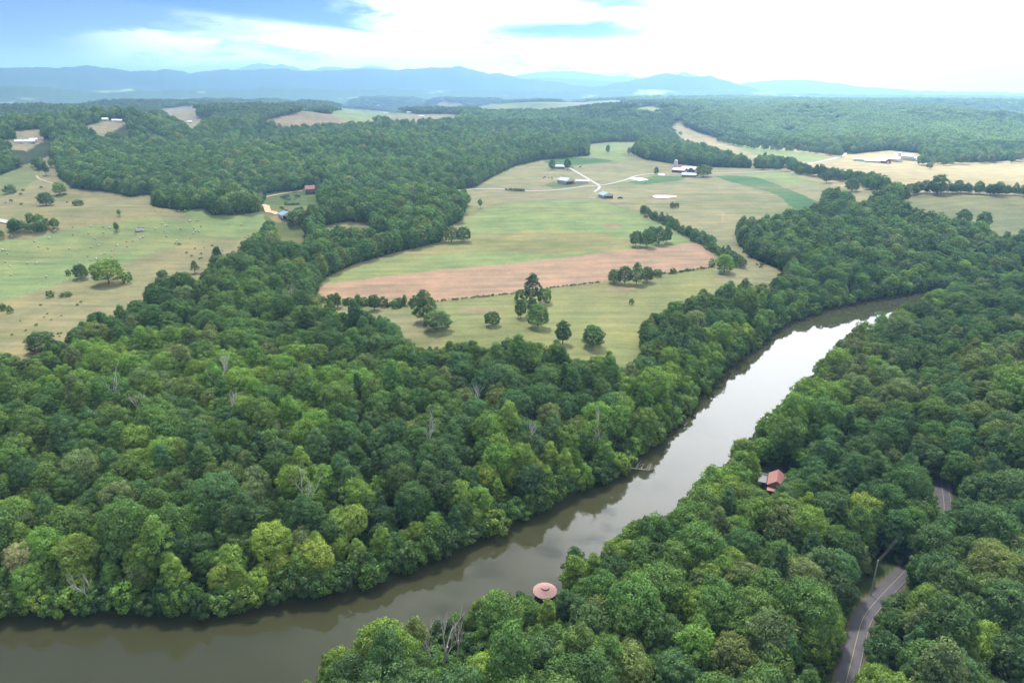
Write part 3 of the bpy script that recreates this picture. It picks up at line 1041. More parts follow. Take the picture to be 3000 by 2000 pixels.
# ------------------------------------------------------------------ where trees may stand
GAPS = [  # kept free of crowns so that what stands there shows: pixel outline
    [(1226, 1345), (1234, 1332), (1252, 1326), (1270, 1332), (1279, 1345), (1272, 1356), (1252, 1362), (1234, 1357)],
    [(1772, 1080), (1794, 1080), (1786, 1120), (1768, 1120)], [(1745, 1090), (1768, 1090), (1762, 1104), (1745, 1104)],
    [(1934, 1568), (1946, 1490), (1966, 1412), (2014, 1356), (2030, 1356), (2000, 1405), (1976, 1470), (1966, 1568)],
    [(1998, 1362), (2000, 1310), (2040, 1285), (2095, 1230), (2108, 1245), (2050, 1300), (2034, 1350)],
    [(2140, 1225), (2160, 1180), (2155, 1130), (2178, 1130), (2184, 1190), (2168, 1230)],
    [(2145, 1010), (2170, 1010), (2180, 1045), (2155, 1045)],
    [(985, 1400), (1065, 1400), (1055, 1470), (1000, 1470)],
    [(1735, 596), (1790, 612), (1795, 622), (1745, 628)]]
GAPS = [np.array(p, float) for p in GAPS]
BUILD_CLEAR = [(hit(1284, 384)[:2], 14), (hit(1299, 420)[:2], 14), (hit(1338, 420)[:2], 12), (hit(1390, 453)[:2], 14), (hit(1560, 392)[:2], 26), (hit(1583, 403)[:2], 18),
               (hit(657, 498)[:2], 14), (hit(713, 441)[:2], 16), (hit(2050, 370)[:2], 70), (hit(1990, 370)[:2], 50), (hit(1902, 396)[:2], 26), (hit(1785, 1112)[:2], 5.5), (hit(1252, 1352)[:2], 2.6)]
FAR_HOUSES = [(78, 323, 'white'), (67, 326.5, 'long'), (44, 327, 'white'), (92, 320, 'brown'), (242, 275.5, 'white'), (265, 278.5, 'white'), (274, 279, 'white'), (436, 281, 'white'), (869, 243, 'white'), (886, 260, 'long'), (940, 259, 'long'), (968, 268, 'long'), (1069, 257, 'white'),
              (1052, 268, 'white'), (1015, 246, 'white'), (2030, 246, 'white'), (1650, 245, 'white'), (1078, 256, 'white'), (1090, 262, 'long'), (1755, 258, 'white')]
FH = [(hit(u, v + 1.0), k, u, v) for u, v, k in FAR_HOUSES]


def allowed(x, y, margin=0.0):
    ok = (river_dist(x, y) > 1.8) & ~far_clearing(x, y)
    for c, poly in WF:
        ok &= ~inside(x, y, poly)
    near = np.hypot(x, y) < 700
    if near.any():
        q = np.zeros(len(x), bool)
        q[near] = dist_line(x[near], y[near], road_mid) < 3.3
        ok &= ~q
    for k, (mid, wd, mm) in lane_mid.items():
        ok &= dist_line(x, y, mid) > wd + 3
    for (bx, by), r in BUILD_CLEAR:
        ok &= np.hypot(x - bx, y - by) > r
    for (p, k, u, v) in FH:
        # open ground on the near side of each far house, as far as its trees would hide it
        L = math.hypot(p[0], p[1])
        ux, uy = p[0] / L, p[1] / L
        s = x * ux + y * uy
        t = np.abs(x * uy - y * ux)
        ok &= ~((t < 12) & (s > L - min(13 * L / H, 110)) & (s < L + 10))
    return ok


rs = np.random.RandomState(11)


def scatter(r0, r1, sfun, half0, half1):
    xs, ys = [], []
    r = r0
    while r < r1:
        s = sfun(r)
        half = half0 if r < 420 else half1
        n = int(2 * half * r / s)
        a = (np.arange(n) + 0.5 + rs.uniform(-0.42, 0.42, n) + rs.rand()) / n * 2 * half - half
        q = r + rs.uniform(-0.42, 0.42, n) * s
        xs.append(q * np.sin(a))
        ys.append(q * np.cos(a))
        r += s
    x, y = np.concatenate(xs), np.concatenate(ys)
    k = allowed(x, y)
    return x[k], y[k]


def choose_tint(x, y, z, top, rnd):
    """tint names for trees: patches of kind, hot spots, brighter by the water"""
    n = len(x)
    f = fbm(x, y, 60, 3, 71) + 0.25 * (rnd.rand(n) - 0.5)
    names = np.full(n, 'dark', dtype=object)
    q = rnd.rand(n)
    names[(f > 0.42)] = 'mid'
    names[(f > 0.42) & (q > 0.82)] = 'blue'
    names[(f > 0.60)] = 'fresh'
    names[(f <= 0.42) & (q > 0.6)] = 'blue'
    names[(f <= 0.38) & (q < 0.25)] = 'deep'
    names[(q > 0.93)] = 'grey'
    names[(q < 0.05)] = 'olive'
    r = np.hypot(x, y)
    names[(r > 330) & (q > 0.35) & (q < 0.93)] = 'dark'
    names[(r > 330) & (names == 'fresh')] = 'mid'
    d = river_dist(x, y)
    names[(d < 11) & (q > 0.35) & (r < 700)] = 'fresh'
    uu, vv, _ = project(x, y, z + top * 0.75)
    for u, v, rad, t in HOT:
        k = ((uu - u) / rad) ** 2 + ((vv - v) / rad) ** 2 < 1
        names[k & (rnd.rand(n) < 0.85)] = t
    # sunlit hills far to the right
    return names, uu, vv


def colours(names, rnd):
    c = np.array([TINT[t] for t in names])
    c = c * 0.72 + np.array((0.098, 0.165, 0.052)) * 0.28
    c = c * (0.88 + 0.24 * rnd.rand(len(c)))[:, None]
    c[:, 0] *= 0.88 + 0.24 * rnd.rand(len(c))
    return c


# near wood, one by one
x, y = scatter(62, 1500, lambda r: 5.0 if r < 200 else 5.1 + (r - 200) * 0.0026, R(56), R(43))
n = len(x)
z = terrain(x, y)
kind = rs.choice(9, n, p=[.22, .20, .10, .14, .14, .06, .07, .05, .02])
edge_d = np.minimum(river_dist(x, y), 99)
shifted = np.zeros(n, bool)
for ddx, ddy in ((6, 0), (-6, 0), (0, 6), (0, -6)):
    shifted |= ~allowed(x + ddx, y + ddy)
kind[shifted] = rs.choice([6, 7, 3], shifted.sum())
scl = (0.54 + 0.50 * rs.rand(n) ** 1.4) * (1 + 0.0001 * np.clip(np.hypot(x, y) - 200, 0, 1300))
scl = scl * (0.84 + 0.32 * fbm(x, y, 45, 2, 91))
scl[shifted] *= 0.86
names, uu, vv = choose_tint(x, y, z, 17 * scl, rs)
names[kind == 8] = 'deep'
kind = np.where((np.hypot(x, y) > 430) & np.isin(kind, (2, 4, 5, 8)), rs.choice([0, 1, 3, 6], n), kind)
# crowns that would stand before the gaps
keep = np.ones(n, bool)
radw = np.array([s[2] for s in SHAPES])[kind] * scl
hgt = np.array([s[1] for s in SHAPES])[kind] * scl
for pl in GAPS:
    for frac, rf in ((0.95, 0.5), (0.75, 0.85), (0.5, 0.95), (0.25, 0.6)):
        pu, pv, dep = project(x, y, z + hgt * frac)
        rp = radw * rf * FPX / dep
        for k in range(8):
            t = 2 * math.pi * k / 8
            keep &= ~inside(pu + rp * math.cos(t), pv + rp * math.sin(t), pl)
        keep &= ~inside(pu, pv, pl)
x, y, z, kind, scl, names, hgt, radw = [q[keep] for q in (x, y, z, kind, scl, names, hgt, radw)]
n = len(x)
col = colours(names, rs)
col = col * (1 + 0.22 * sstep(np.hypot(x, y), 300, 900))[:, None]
rot = rs.uniform(0, 6.28, n)
# the ones that show largest become objects of their own
pu, pv, dep = project(x, y, z + hgt * 0.7)
size = radw * FPX / dep
inview = (pu > 15) & (pu < 2337) & (pv > 0) & (pv < 1562)
# hidden behind a nearer crown?  keep those whose top is not covered
order = np.argsort(-np.where(inview, size, 0))
N_OWN = 235
own = order[:N_OWN]
own_mask = np.zeros(n, bool)
own_mask[own] = True

tree_rows = []       # for labels
for i in own:
    k = int(kind[i])
    root = empty('pine_tree' if k == 8 else 'broadleaf_tree', (x[i], y[i], z[i]), rot[i])
    s = float(scl[i])
    root.scale = (s, s, s * (0.92 + 0.16 * rs.rand()))
    c = near_sh[k].copy()
    COL.objects.link(c)
    c.parent = root
    c['tint'] = [float(q) for q in col[i]]
    t = trunk_sh[k].copy()
    COL.objects.link(t)
    t.parent = root
    tree_rows.append((root, i))


# ------------------------------------------------------------------ the rest of the wood: one object of instanced crowns
def instancer(name, pts, shapes, label):
    """pts: dict of arrays x y z rot sx sz idx tint"""
    nn_ = len(pts['x'])
    V = np.stack([pts['x'], pts['y'], pts['z']], 1)
    me = bpy.data.meshes.new(name)
    me.vertices.add(nn_)
    me.vertices.foreach_set('co', V.astype(np.float32).ravel())
    for nm, typ, key, arr in (('tint', 'FLOAT_COLOR', 'color', np.concatenate([pts['tint'], np.ones((nn_, 1))], 1)), ('spin', 'FLOAT', 'value', pts['rot']),
                              ('size', 'FLOAT_VECTOR', 'vector', np.stack([pts['sx'], pts['sx'], pts['sz']], 1)), ('which', 'INT', 'value', pts['idx'])):
        a = me.attributes.new(nm, typ, 'POINT')
        a.data.foreach_set(key, np.asarray(arr, np.int32 if typ == 'INT' else np.float32).ravel())
    me.materials.append(LEAF)
    o = bpy.data.objects.new(name, me)
    COL.objects.link(o)
    ng = bpy.data.node_groups.new(name, 'GeometryNodeTree')
    ng.interface.new_socket('Geometry', in_out='INPUT', socket_type='NodeSocketGeometry')
    ng.interface.new_socket('Geometry', in_out='OUTPUT', socket_type='NodeSocketGeometry')
    n_ = NT(ng)
    gi, go = n_.n('NodeGroupInput'), n_.n('NodeGroupOutput')
    jn = n_.n('GeometryNodeJoinGeometry')

    def attr(nm, t):
        a = n_.n('GeometryNodeInputNamedAttribute', data_type=t)
        a.inputs['Name'].default_value = nm
        return a.outputs['Attribute']
    sp, sz, wh = attr('spin', 'FLOAT'), attr('size', 'FLOAT_VECTOR'), attr('which', 'INT')
    cx = n_.n('ShaderNodeCombineXYZ')
    n_.l(sp, cx.inputs[2])
    for k, s in enumerate(shapes):
        cmp_ = n_.n('FunctionNodeCompare', data_type='INT', operation='EQUAL')
        n_.l(wh, cmp_.inputs[2])
        cmp_.inputs[3].default_value = k
        oi = n_.n('GeometryNodeObjectInfo', transform_space='ORIGINAL')
        oi.inputs['Object'].default_value = s
        g2i = n_.n('GeometryNodeGeometryToInstance')
        n_.l(oi.outputs['Geometry'], g2i.inputs[0])
        ip = n_.n('GeometryNodeInstanceOnPoints')
        n_.l(gi.outputs[0], ip.inputs['Points'])
        n_.l(cmp_.outputs[0], ip.inputs['Selection'])
        n_.l(g2i.outputs[0], ip.inputs['Instance'])
        n_.l(cx.outputs[0], ip.inputs['Rotation'])
        n_.l(sz, ip.inputs['Scale'])
        n_.l(ip.outputs[0], jn.inputs[0])
    n_.l(jn.outputs[0], go.inputs[0])
    md = o.modifiers.new('instances', 'NODES')
    md.node_group = ng
    tag(o, label, kind='stuff')
    return o


ALL = near_sh + mid_sh + clump_sh + bush_sh
I_MID, I_CL, I_BU = 9, 18, 22
rest = ~own_mask
rr0 = np.hypot(x, y)
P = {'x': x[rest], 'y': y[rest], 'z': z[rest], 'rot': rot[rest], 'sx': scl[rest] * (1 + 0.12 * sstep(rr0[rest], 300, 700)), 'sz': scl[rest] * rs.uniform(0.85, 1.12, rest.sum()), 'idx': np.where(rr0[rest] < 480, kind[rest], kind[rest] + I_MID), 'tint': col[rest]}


def more(P, x, y, idx, sx, sz, tint, z=None):
    idx = np.broadcast_to(idx, len(x))
    sx, sz = np.broadcast_to(sx, len(x)), np.broadcast_to(sz, len(x))
    if len(x) and idx.min() >= I_BU:
        z = terrain(x, y) if z is None else z
        k = np.ones(len(x), bool)
        for pl in GAPS[:7]:
            for fr in (0.3, 0.7, 1.0):
                pu_, pv_, dep_ = project(x, y, z + 4.8 * sz * fr)
                rp = 3.0 * sx * (1.1 - 0.5 * fr) * FPX / dep_
                for q in range(8):
                    k &= ~inside(pu_ + rp * math.cos(q * .785), pv_ + rp * math.sin(q * .785), pl)
        x, y, z, idx, sx, sz, tint = x[k], y[k], z[k], idx[k], sx[k], sz[k], tint[k]
    z = terrain(x, y) if z is None else z
    for k, v in (('x', x), ('y', y), ('z', z), ('rot', rs.uniform(0, 6.28, len(x))), ('sx', sx), ('sz', sz), ('idx', idx)):
        P[k] = np.concatenate([P[k], np.broadcast_to(v, len(x))])
    P['tint'] = np.concatenate([P['tint'], tint])


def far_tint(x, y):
    f = fbm(x, y, 300, 3, 77) + 0.3 * (rs.rand(len(x)) - 0.5) + 0.2 * (x > 500)  # clumps on the right lean lighter, sunlight put into their tint
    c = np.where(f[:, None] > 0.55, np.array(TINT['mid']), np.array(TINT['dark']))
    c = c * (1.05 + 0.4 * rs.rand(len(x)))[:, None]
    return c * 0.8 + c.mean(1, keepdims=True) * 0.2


# distant woods in patches of several crowns each
cx_, cy_ = scatter(1500, 5900, lambda r: 15 + (r - 1500) * 0.0075, R(43), R(43))
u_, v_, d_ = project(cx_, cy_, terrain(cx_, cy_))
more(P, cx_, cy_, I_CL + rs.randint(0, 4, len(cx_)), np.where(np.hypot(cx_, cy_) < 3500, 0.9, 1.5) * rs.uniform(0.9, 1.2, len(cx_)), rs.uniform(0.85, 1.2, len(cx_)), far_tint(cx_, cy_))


# tree lines and hedges: pixels along the foot of the line, spacing and size in metres
def line_trees(pts, step, hmin, hmax, wide=3.0, cls='mid', dens=1.0, tints=('dark', 'mid', 'blue')):
    g_ = denser(np.array([hit(*p)[:2] for p in pts]), step)
    m_ = len(g_)
    lx, ly = g_[:, 0] + rs.uniform(-wide, wide, m_), g_[:, 1] + rs.uniform(-wide, wide, m_)
    h_ = rs.uniform(hmin, hmax, m_)
    tn = colours(rs.choice(tints, m_), rs)
    if cls == 'bush':
        more(P, lx, ly, I_BU + rs.randint(0, 3, m_), h_ / 4.6, h_ / 4.6 * rs.uniform(.8, 1.1, m_), tn)
    else:
        k_ = rs.choice([3, 6, 7, 6], m_)
        hh = np.array([s[1] for s in SHAPES])[k_]
        more(P, lx, ly, k_ + I_MID, h_ / hh * 1.1, h_ / hh, tn)


line_trees([(1484, 492), (1530, 515), (1580, 540), (1630, 568), (1680, 600), (1705, 618)], 5.0, 5, 9, 2.5)
line_trees([(1500, 500), (1560, 532), (1620, 565), (1690, 612)], 4.0, 3, 4.5, 2, 'bush', 1, ('fresh', 'mid'))
line_trees([(1000, 692), (1100, 682), (1180, 674), (1260, 662), (1380, 648)], 1.0, 0.4, 1.2, 0.9, 'bush', 1, ('olive', 'dark', 'mid'))
line_trees([(1500, 632), (1560, 626), (1640, 613)], 1.4, 0.5, 1.8, 0.9, 'bush', 1, ('olive', 'mid', 'dark'))
line_trees([(745, 692), (820, 700), (900, 703), (990, 694)], 2.4, 1.2, 5.0, 1.8, 'bush', 1, ('mid', 'dark'))
line_trees([(1162, 438), (1207, 439.5)], 3.0, 2.0, 3.0, 0.5, 'bush', 1, ('deep', 'dark'))
for dpx in (0, 1):
    line_trees([(1812, 380 + dpx), (1822, 392), (1850, 402), (1900, 409), (1950, 416)], 5, 8, 14, 6)
    line_trees([(1950, 417), (1985, 424), (2010, 436), (2040, 446)], 6, 9, 14, 6)
line_trees([(2040, 448), (2080, 447), (2130, 444), (2200, 444), (2280, 448), (2420, 452)], 4.5, 6, 12, 4)
line_trees([(2130, 445), (2200, 445), (2300, 449), (2400, 453)], 5, 7, 10, 4)
line_trees([(2106, 379), (2160, 379), (2225, 376)], 8, 10, 16, 12, tints=('grey', 'mid'))
line_trees([(2235, 374), (2300, 372), (2352, 366)], 8, 12, 18, 12, tints=('grey', 'mid'))
line_trees([(1740, 375), (1790, 384)], 7, 8, 12, 5)
line_trees([(0, 530), (60, 527), (120, 521)], 5, 6, 11, 8)
line_trees([(0, 540), (50, 532), (125, 522)], 5, 5, 8, 5)
line_trees([(1650, 326), (1750, 345), (1860, 352), (1930, 362)], 9, 10, 15, 6, tints=('mid', 'grey'))
line_trees([(1400, 248), (1500, 244), (1600, 252)], 22, 12, 18, 12)
line_trees([(100, 390), (85, 380)], 6, 8, 12, 3)
line_trees([(2120, 380), (2352, 365)], 14, 9, 13, 9, tints=('mid',))
# the edges of the wood come down to the ground along the fields
for c_, poly in WF:
    if np.hypot(*poly.mean(0)) > 1900:
        continue
    for step, off, cls in ((4.6, 3.2, 't'), (2.8, 1.6, 'b')):
        e_ = denser(np.vstack([poly, poly[:1]]), step)
        d_ = np.gradient(e_, axis=0)
        nrm_ = np.stack([d_[:, 1], -d_[:, 0]], 1) / (np.linalg.norm(d_, axis=1)[:, None] + 1e-9)
        sg = np.where(inside(e_[:, 0] + nrm_[:, 0], e_[:, 1] + nrm_[:, 1], poly), -1, 1)[:, None]
        q_ = e_ + nrm_ * sg * (off + rs.uniform(-0.6, 1.2, len(e_)))[:, None]
        k = allowed(q_[:, 0], q_[:, 1]) & allowed(q_[:, 0] + nrm_[:, 0] * sg[:, 0] * 7, q_[:, 1] + nrm_[:, 1] * sg[:, 0] * 7) & (rs.rand(len(q_)) < 0.85)
        q_ = q_[k]
        if not len(q_):
            continue
        rq = np.hypot(q_[:, 0], q_[:, 1])
        if cls == 't':
            kk = rs.choice([3, 6, 7, 6], len(q_))
            hh = rs.uniform(8, 15, len(q_))
            sh_ = np.array([s[1] for s in SHAPES])[kk]
            more(P, q_[:, 0], q_[:, 1], np.where(rq < 480, kk, kk + I_MID), hh / sh_ * 1.05, hh / sh_, colours(rs.choice(['dark', 'mid', 'blue', 'dark', 'olive'], len(q_)), rs))
        else:
            h_ = rs.uniform(1.5, 5.5, len(q_))
            more(P, q_[:, 0], q_[:, 1], I_BU + rs.randint(0, 3, len(q_)), h_ / 4.6, h_ / 4.8, colours(rs.choice(['dark', 'mid', 'deep'], len(q_)), rs))
# scrub in the pastures
for (u0, v0, u1, v1, cnt, lo, hi, tt) in [(20, 690, 200, 800, 16, 0.5, 1.2, ('olive', 'fresh', 'mid')), (640, 450, 700, 495, 26, 1.0, 3.2, ('mid', 'dark')), (400, 560, 520, 600, 14, 0.6, 1.6, ('olive', 'mid')), (10, 430, 160, 480, 12, 1, 2.6, ('mid', 'olive')),
                                          (1470, 486, 1545, 500, 12, 1.0, 2.6, ('olive', 'grey')), (1240, 405, 1300, 412, 6, .8, 1.6, ('dark',)), (690, 500, 735, 520, 14, 2, 5, ('mid', 'dark')), (880, 700, 1000, 712, 8, 1, 3, ('mid', 'dark'))]:
    g_ = np.array([hit(rs.uniform(u0, u1), rs.uniform(v0, v1))[:2] for _ in range(cnt)])
    h_ = rs.uniform(lo, hi, cnt)
    more(P, g_[:, 0], g_[:, 1], I_BU + rs.randint(0, 3, cnt), h_ / 4.0, h_ / 5.2, colours(rs.choice(tt, cnt), rs))
# trees leaning over the hidden stretches of road
rmz = denser(road_mid, 3.2)
ru, rv, _ = project(rmz[:, 0], rmz[:, 1], terrain(rmz[:, 0], rmz[:, 1]))
rd_ = np.gradient(rmz, axis=0)
rn_ = np.stack([rd_[:, 1], -rd_[:, 0]], 1) / np.linalg.norm(rd_, axis=1)[:, None]
k = ((rv < 1118) & (rv > 700)) | ((rv > 1244) & (rv < 1300))
rp_ = (rmz + rn_ * np.where(np.arange(len(rmz)) % 2, 3.1, -3.1)[:, None])[k]
k_ = rs.choice([0, 3, 6], len(rp_))
more(P, rp_[:, 0], rp_[:, 1], k_, rs.uniform(0.7, 0.9, len(rp_)), rs.uniform(0.75, 0.95, len(rp_)), colours(rs.choice(['dark', 'mid', 'blue'], len(rp_)), rs))
# undergrowth along the river banks and under the edges of the wood
g_ = denser(fb[1:], 2.4)
gx, gy = g_[:, 0] + rs.uniform(-1.5, 1.5, len(g_)), g_[:, 1] + rs.uniform(-0.5, 3.0, len(g_))
more(P, gx, gy, I_BU + rs.randint(0, 3, len(gx)), rs.uniform(0.8, 1.5, len(gx)), rs.uniform(0.9, 1.7, len(gx)), colours(rs.choice(['dark', 'mid', 'deep', 'fresh'], len(gx)), rs))
g_ = denser(nb[2:], 2.6)
gx, gy = g_[:, 0] + rs.uniform(-1, 1.5, len(g_)), g_[:, 1] - rs.uniform(0.5, 3.0, len(g_))
ok = (np.hypot(gx - BUILD_CLEAR[-1][0][0], gy - BUILD_CLEAR[-1][0][1]) > 5)
gx, gy = gx[ok], gy[ok]
more(P, gx, gy, I_BU + rs.randint(0, 3, len(gx)), rs.uniform(0.6, 1.3, len(gx)), rs.uniform(0.6, 1.3, len(gx)), colours(rs.choice(['dark', 'mid', 'deep'], len(gx)), rs))
# low understory in the road gap and the clearings left for things
ux, uy = scatter(70, 420, lambda r: 3.4, R(56), R(50))
k = (rs.rand(len(ux)) < 0.75) & (river_dist(ux, uy) > 5)
ux, uy = ux[k], uy[k]
uz = terrain(ux, uy)
more(P, ux, uy, I_BU + rs.randint(0, 3, len(ux)), rs.uniform(0.5, 1.1, len(ux)), rs.uniform(0.5, 1.0, len(ux)), colours(rs.choice(['dark', 'deep', 'mid', 'blue'], len(ux)), rs), uz)
woods = instancer('woodland', P, ALL, 'dense broadleaf woods, hedges and scrub covering the valley and the hills')
print('instances', len(P['x']), 'own', len(own))


# ------------------------------------------------------------------ single trees in the fields: pixel of the foot, width and height in pixels
def field_tree(u, v, wpx, hpx, tint, label, shape=3, near=None, name='broadleaf_tree', group='trees standing in the fields'):
    X_, Y_, Z_ = hit(u, v)
    _, _, dp = project(X_, Y_, Z_)
    wm, hm = wpx / FPX * dp, hpx / FPX * dp * 1.02
    root = empty(name, (X_, Y_, Z_ - 0.1), rs.rand() * 6.28)
    if shape == 'bush':
        src, hh, rad, tr = bush_sh[int(rs.randint(0, 3))], 4.6, 3.1, None
    else:
        src, hh, rad, tr = near_sh[shape], SHAPES[shape][1], SHAPES[shape][2] * 1.05, trunk_sh[shape]
    root.scale = (wm / 2 / rad, wm / 2 / rad, hm / hh)
    c = src.copy()
    COL.objects.link(c)
    c.parent = root
    if shape != 'bush':
        t = tr.copy()
        COL.objects.link(t)
        t.parent = root
    else:
        root.name = 'bush' if name == 'broadleaf_tree' else name
    cc = colours([tint], rs)[0]
    c['tint'] = [float(q) for q in cc]
    tag(root, label, 'bush' if shape == 'bush' else 'tree', group)
    return root


FT = [
    (250, 652, 74, 58, 'fresh', 'big round bright green tree in the tan pasture below the hay field', 6), (187, 640, 40, 34, 'dark', 'dark spreading tree just left of the big bright round tree', 6),
    (157, 633, 13, 13, 'dark', 'small dark bush left of the dark tree by the hay field', 'bush'), (293, 651, 26, 24, 'fresh', 'light green shrub against the right side of the big round tree', 'bush'),
    (97, 806, 72, 46, 'dark', 'wide dark green tree alone above the lower left wood edge', 6), (116, 682, 20, 14, 'mid', 'round bush in the left tan pasture below the big round tree', 'bush'),
    (152, 680, 26, 10, 'olive', 'flat olive bush patch right of the round bush in the pasture', 'bush'), (8, 713, 15, 15, 'dark', 'small dark bush at the left edge of the tan pasture', 'bush'), (23, 718, 17, 16, 'fresh', 'light green bush beside the dark one at the left edge', 'bush'),
    (268, 531, 14, 20, 'dark', 'small leaning dark tree alone in the hay field', 3), (274, 496, 11, 15, 'fresh', 'small upright bright green tree on the hay field crest', 5), (180, 472, 26, 12, 'dark', 'low dark bush on the brown hillside', 'bush'),
    (107, 472, 42, 30, 'dark', 'broad dark tree at the foot of the brown hill', 6), (139, 447, 32, 28, 'fresh', 'bright green tree on the hill track', 6), (24, 444, 26, 18, 'mid', 'bushy tree at the far left of the hill pasture', 'bush'),
    (88, 388, 20, 26, 'dark', 'tree on top of the bald hill beside the wood', 3), (107, 403, 18, 28, 'deep', 'narrow dark tree just below the bald hilltop', 5), (119, 384, 16, 18, 'fresh', 'bright green tree at the bald hilltop wood edge', 3),
    (449, 628, 28, 32, 'grey', 'grey green cedar on the edge of the tan pasture', 8), (503, 614, 42, 50, 'deep', 'large dark conifer at the wood edge below the pasture', 8), (373, 636, 28, 16, 'blue', 'flat topped tree at the edge of the tan pasture', 6),
    (1038, 556, 36, 36, 'olive', 'olive green left tree of the pair on the green field', 6), (1066, 555, 36, 34, 'dark', 'dark right tree of the pair on the green field', 6), (1103, 478, 15, 20, 'mid', 'small open crowned tree beside the farm lane pasture', 4),
    (1060, 442, 24, 30, 'mid', 'tall tree beside the culvert on the farm lane', 2), (1065, 452, 18, 18, 'dark', 'bushy tree below the farm lane at the wood end', 6),
    (1396, 352, 12, 18, 'mid', 'lone tree in the upper green field', 3), (1444, 356, 10, 16, 'dark', 'narrow dark tree left of the upper wood', 5), (1507, 402, 13, 18, 'mid', 'round tree beside the farm lane left of the silo', 3),
    (1268, 390, 20, 22, 'mid', 'tree at the left of the farmhouse', 3), (1303, 390, 21, 24, 'dark', 'darker tree at the right of the farmhouse', 3), (1586, 400, 14, 14, 'deep', 'small dark tree in front of the white barn', 3),
    (1616, 406, 42, 27, 'mid', 'huge spreading oak beside the grey farmhouse', 6), (1544, 478, 12, 13, 'dark', 'left half of the bush pair below the pond', 'bush'), (1554, 477, 12, 11, 'dark', 'right half of the bush pair below the pond', 'bush'),
    (1476, 490, 16, 18, 'mid', 'pale green tree at the top of the field hedge', 3), (1460, 566, 34, 36, 'dark', 'dark leftmost tree of the copse on the green field', 6), (1486, 568, 36, 42, 'mid', 'green front tree of the copse on the green field', 6),
    (1512, 562, 36, 42, 'dark', 'tallest tree of the copse on the green field', 7), (1532, 558, 26, 36, 'blue', 'rightmost tree of the copse on the green field', 6), (1496, 552, 30, 32, 'mid', 'back tree of the copse on the green field', 6),
    (1412, 650, 38, 32, 'mid', 'leftmost tree of the copse on the fence line', 6), (1435, 652, 36, 42, 'dark', 'second tree of the copse on the fence line', 6), (1462, 654, 36, 52, 'mid', 'tallest tree of the copse on the fence line', 7), (1486, 648, 36, 36, 'dark', 'rightmost tree of the copse on the fence line', 6),
    (1510, 634, 24, 16, 'mid', 'bush right of the copse on the fence line', 'bush'), (1545, 628, 16, 12, 'dark', 'smaller bush further right along the fence line', 'bush'), (1663, 626, 50, 42, 'fresh', 'round bright green tree at the right end of the ploughed strip', 6),
    (1636, 612, 18, 16, 'fresh', 'small shrub at the corner of the ploughed strip', 'bush'),
    (1223, 702, 44, 76, 'deep', 'tall pointed dark tree in the middle of the fence line', 2), (1196, 694, 30, 30, 'mid', 'bushy tree against the left of the tall pointed tree', 'bush'), (1250, 696, 40, 34, 'mid', 'bushy tree against the right of the tall pointed tree', 'bush'),
    (1196, 730, 34, 44, 'dark', 'dark round tree in the pasture below the tall pointed tree', 3), (1236, 752, 56, 56, 'mid', 'green twin crowned tree at the bottom of the sinkhole pasture', 6), (1222, 716, 30, 34, 'dark', 'small tree between the tall pointed tree and the pasture foot', 3),
    (1450, 699, 12, 14, 'dark', 'lone small bush in the sinkhole pasture', 'bush'), (1362, 796, 62, 50, 'dark', 'broad dark tree at the foot of the sinkhole pasture', 6), (1292, 790, 44, 54, 'deep', 'very dark oval tree left of the broad dark tree', 3), (1130, 748, 40, 34, 'dark', 'round dark tree at the top of the river wood', 6),
    (975, 738, 62, 74, 'dark', 'tall dark tree at the left of the sinkhole pasture', 7), (1003, 758, 72, 46, 'blue', 'broad grey green tree below the tall dark one', 6), (930, 702, 16, 26, 'mid', 'small upright tree on the fence line left of the tall dark tree', 5), (908, 706, 24, 16, 'dark', 'low bush left of the small upright tree', 'bush'),
    (860, 712, 34, 36, 'dark', 'dark tree at the lower edge of the ploughed strip', 3), (824, 712, 30, 36, 'mid', 'green tree second from the left along the ploughed strip', 5), (776, 706, 26, 34, 'mid', 'green tree at the left tip of the ploughed strip', 5),
    (722, 516, 40, 48, 'mid', 'large rounded tree below the red barn', 6), (805, 508, 28, 34, 'fresh', 'light green round tree at the edge of the small tan field', 3), (676, 438, 18, 18, 'mid', 'small light tree left of the red barn', 3),
    (688, 512, 60, 30, 'mid', 'broad tree right below the blue roofed shed', 6),
    (1898, 420, 25, 26, 'mid', 'rounded oak in the right hand green field', 6), (2038, 470, 46, 44, 'dark', 'dark tree at the tip of the right hand wood', 6), (2078, 463, 24, 26, 'dark', 'small round tree by the right lower pasture', 3),
    (2152, 447, 44, 44, 'dark', 'tallest tree of the dark hedge on the right', 3), (2200, 436, 24, 22, 'blue', 'upright tree behind the dark hedge on the right', 3), (2088, 448, 34, 26, 'dark', 'rounded tree at the left of the dark hedge', 6), (2062, 446, 14, 26, 'dark', 'thin tall tree at the left of the dark hedge', 5),
    (2134, 388, 18, 15, 'grey', 'pale round tree alone before the far farm', 3), (2322, 375, 18, 20, 'mid', 'tree at the right end of the far bright field', 3), (2205, 536, 44, 54, 'dark', 'tall tree at the lower edge of the right pasture', 4), (2252, 542, 42, 54, 'dark', 'open crowned tree at the lower edge of the right pasture', 4),
    (1955, 440, 36, 30, 'dark', 'dark tree at the peak of the right hand wood', 6), (1752, 390, 28, 24, 'mid', 'tree by the lane at the end of the upper wood', 6), (1782, 391, 22, 18, 'mid', 'last tree by the lane right of the upper wood', 6)]
for f in FT:
    field_tree(*f[:6], shape=f[6])
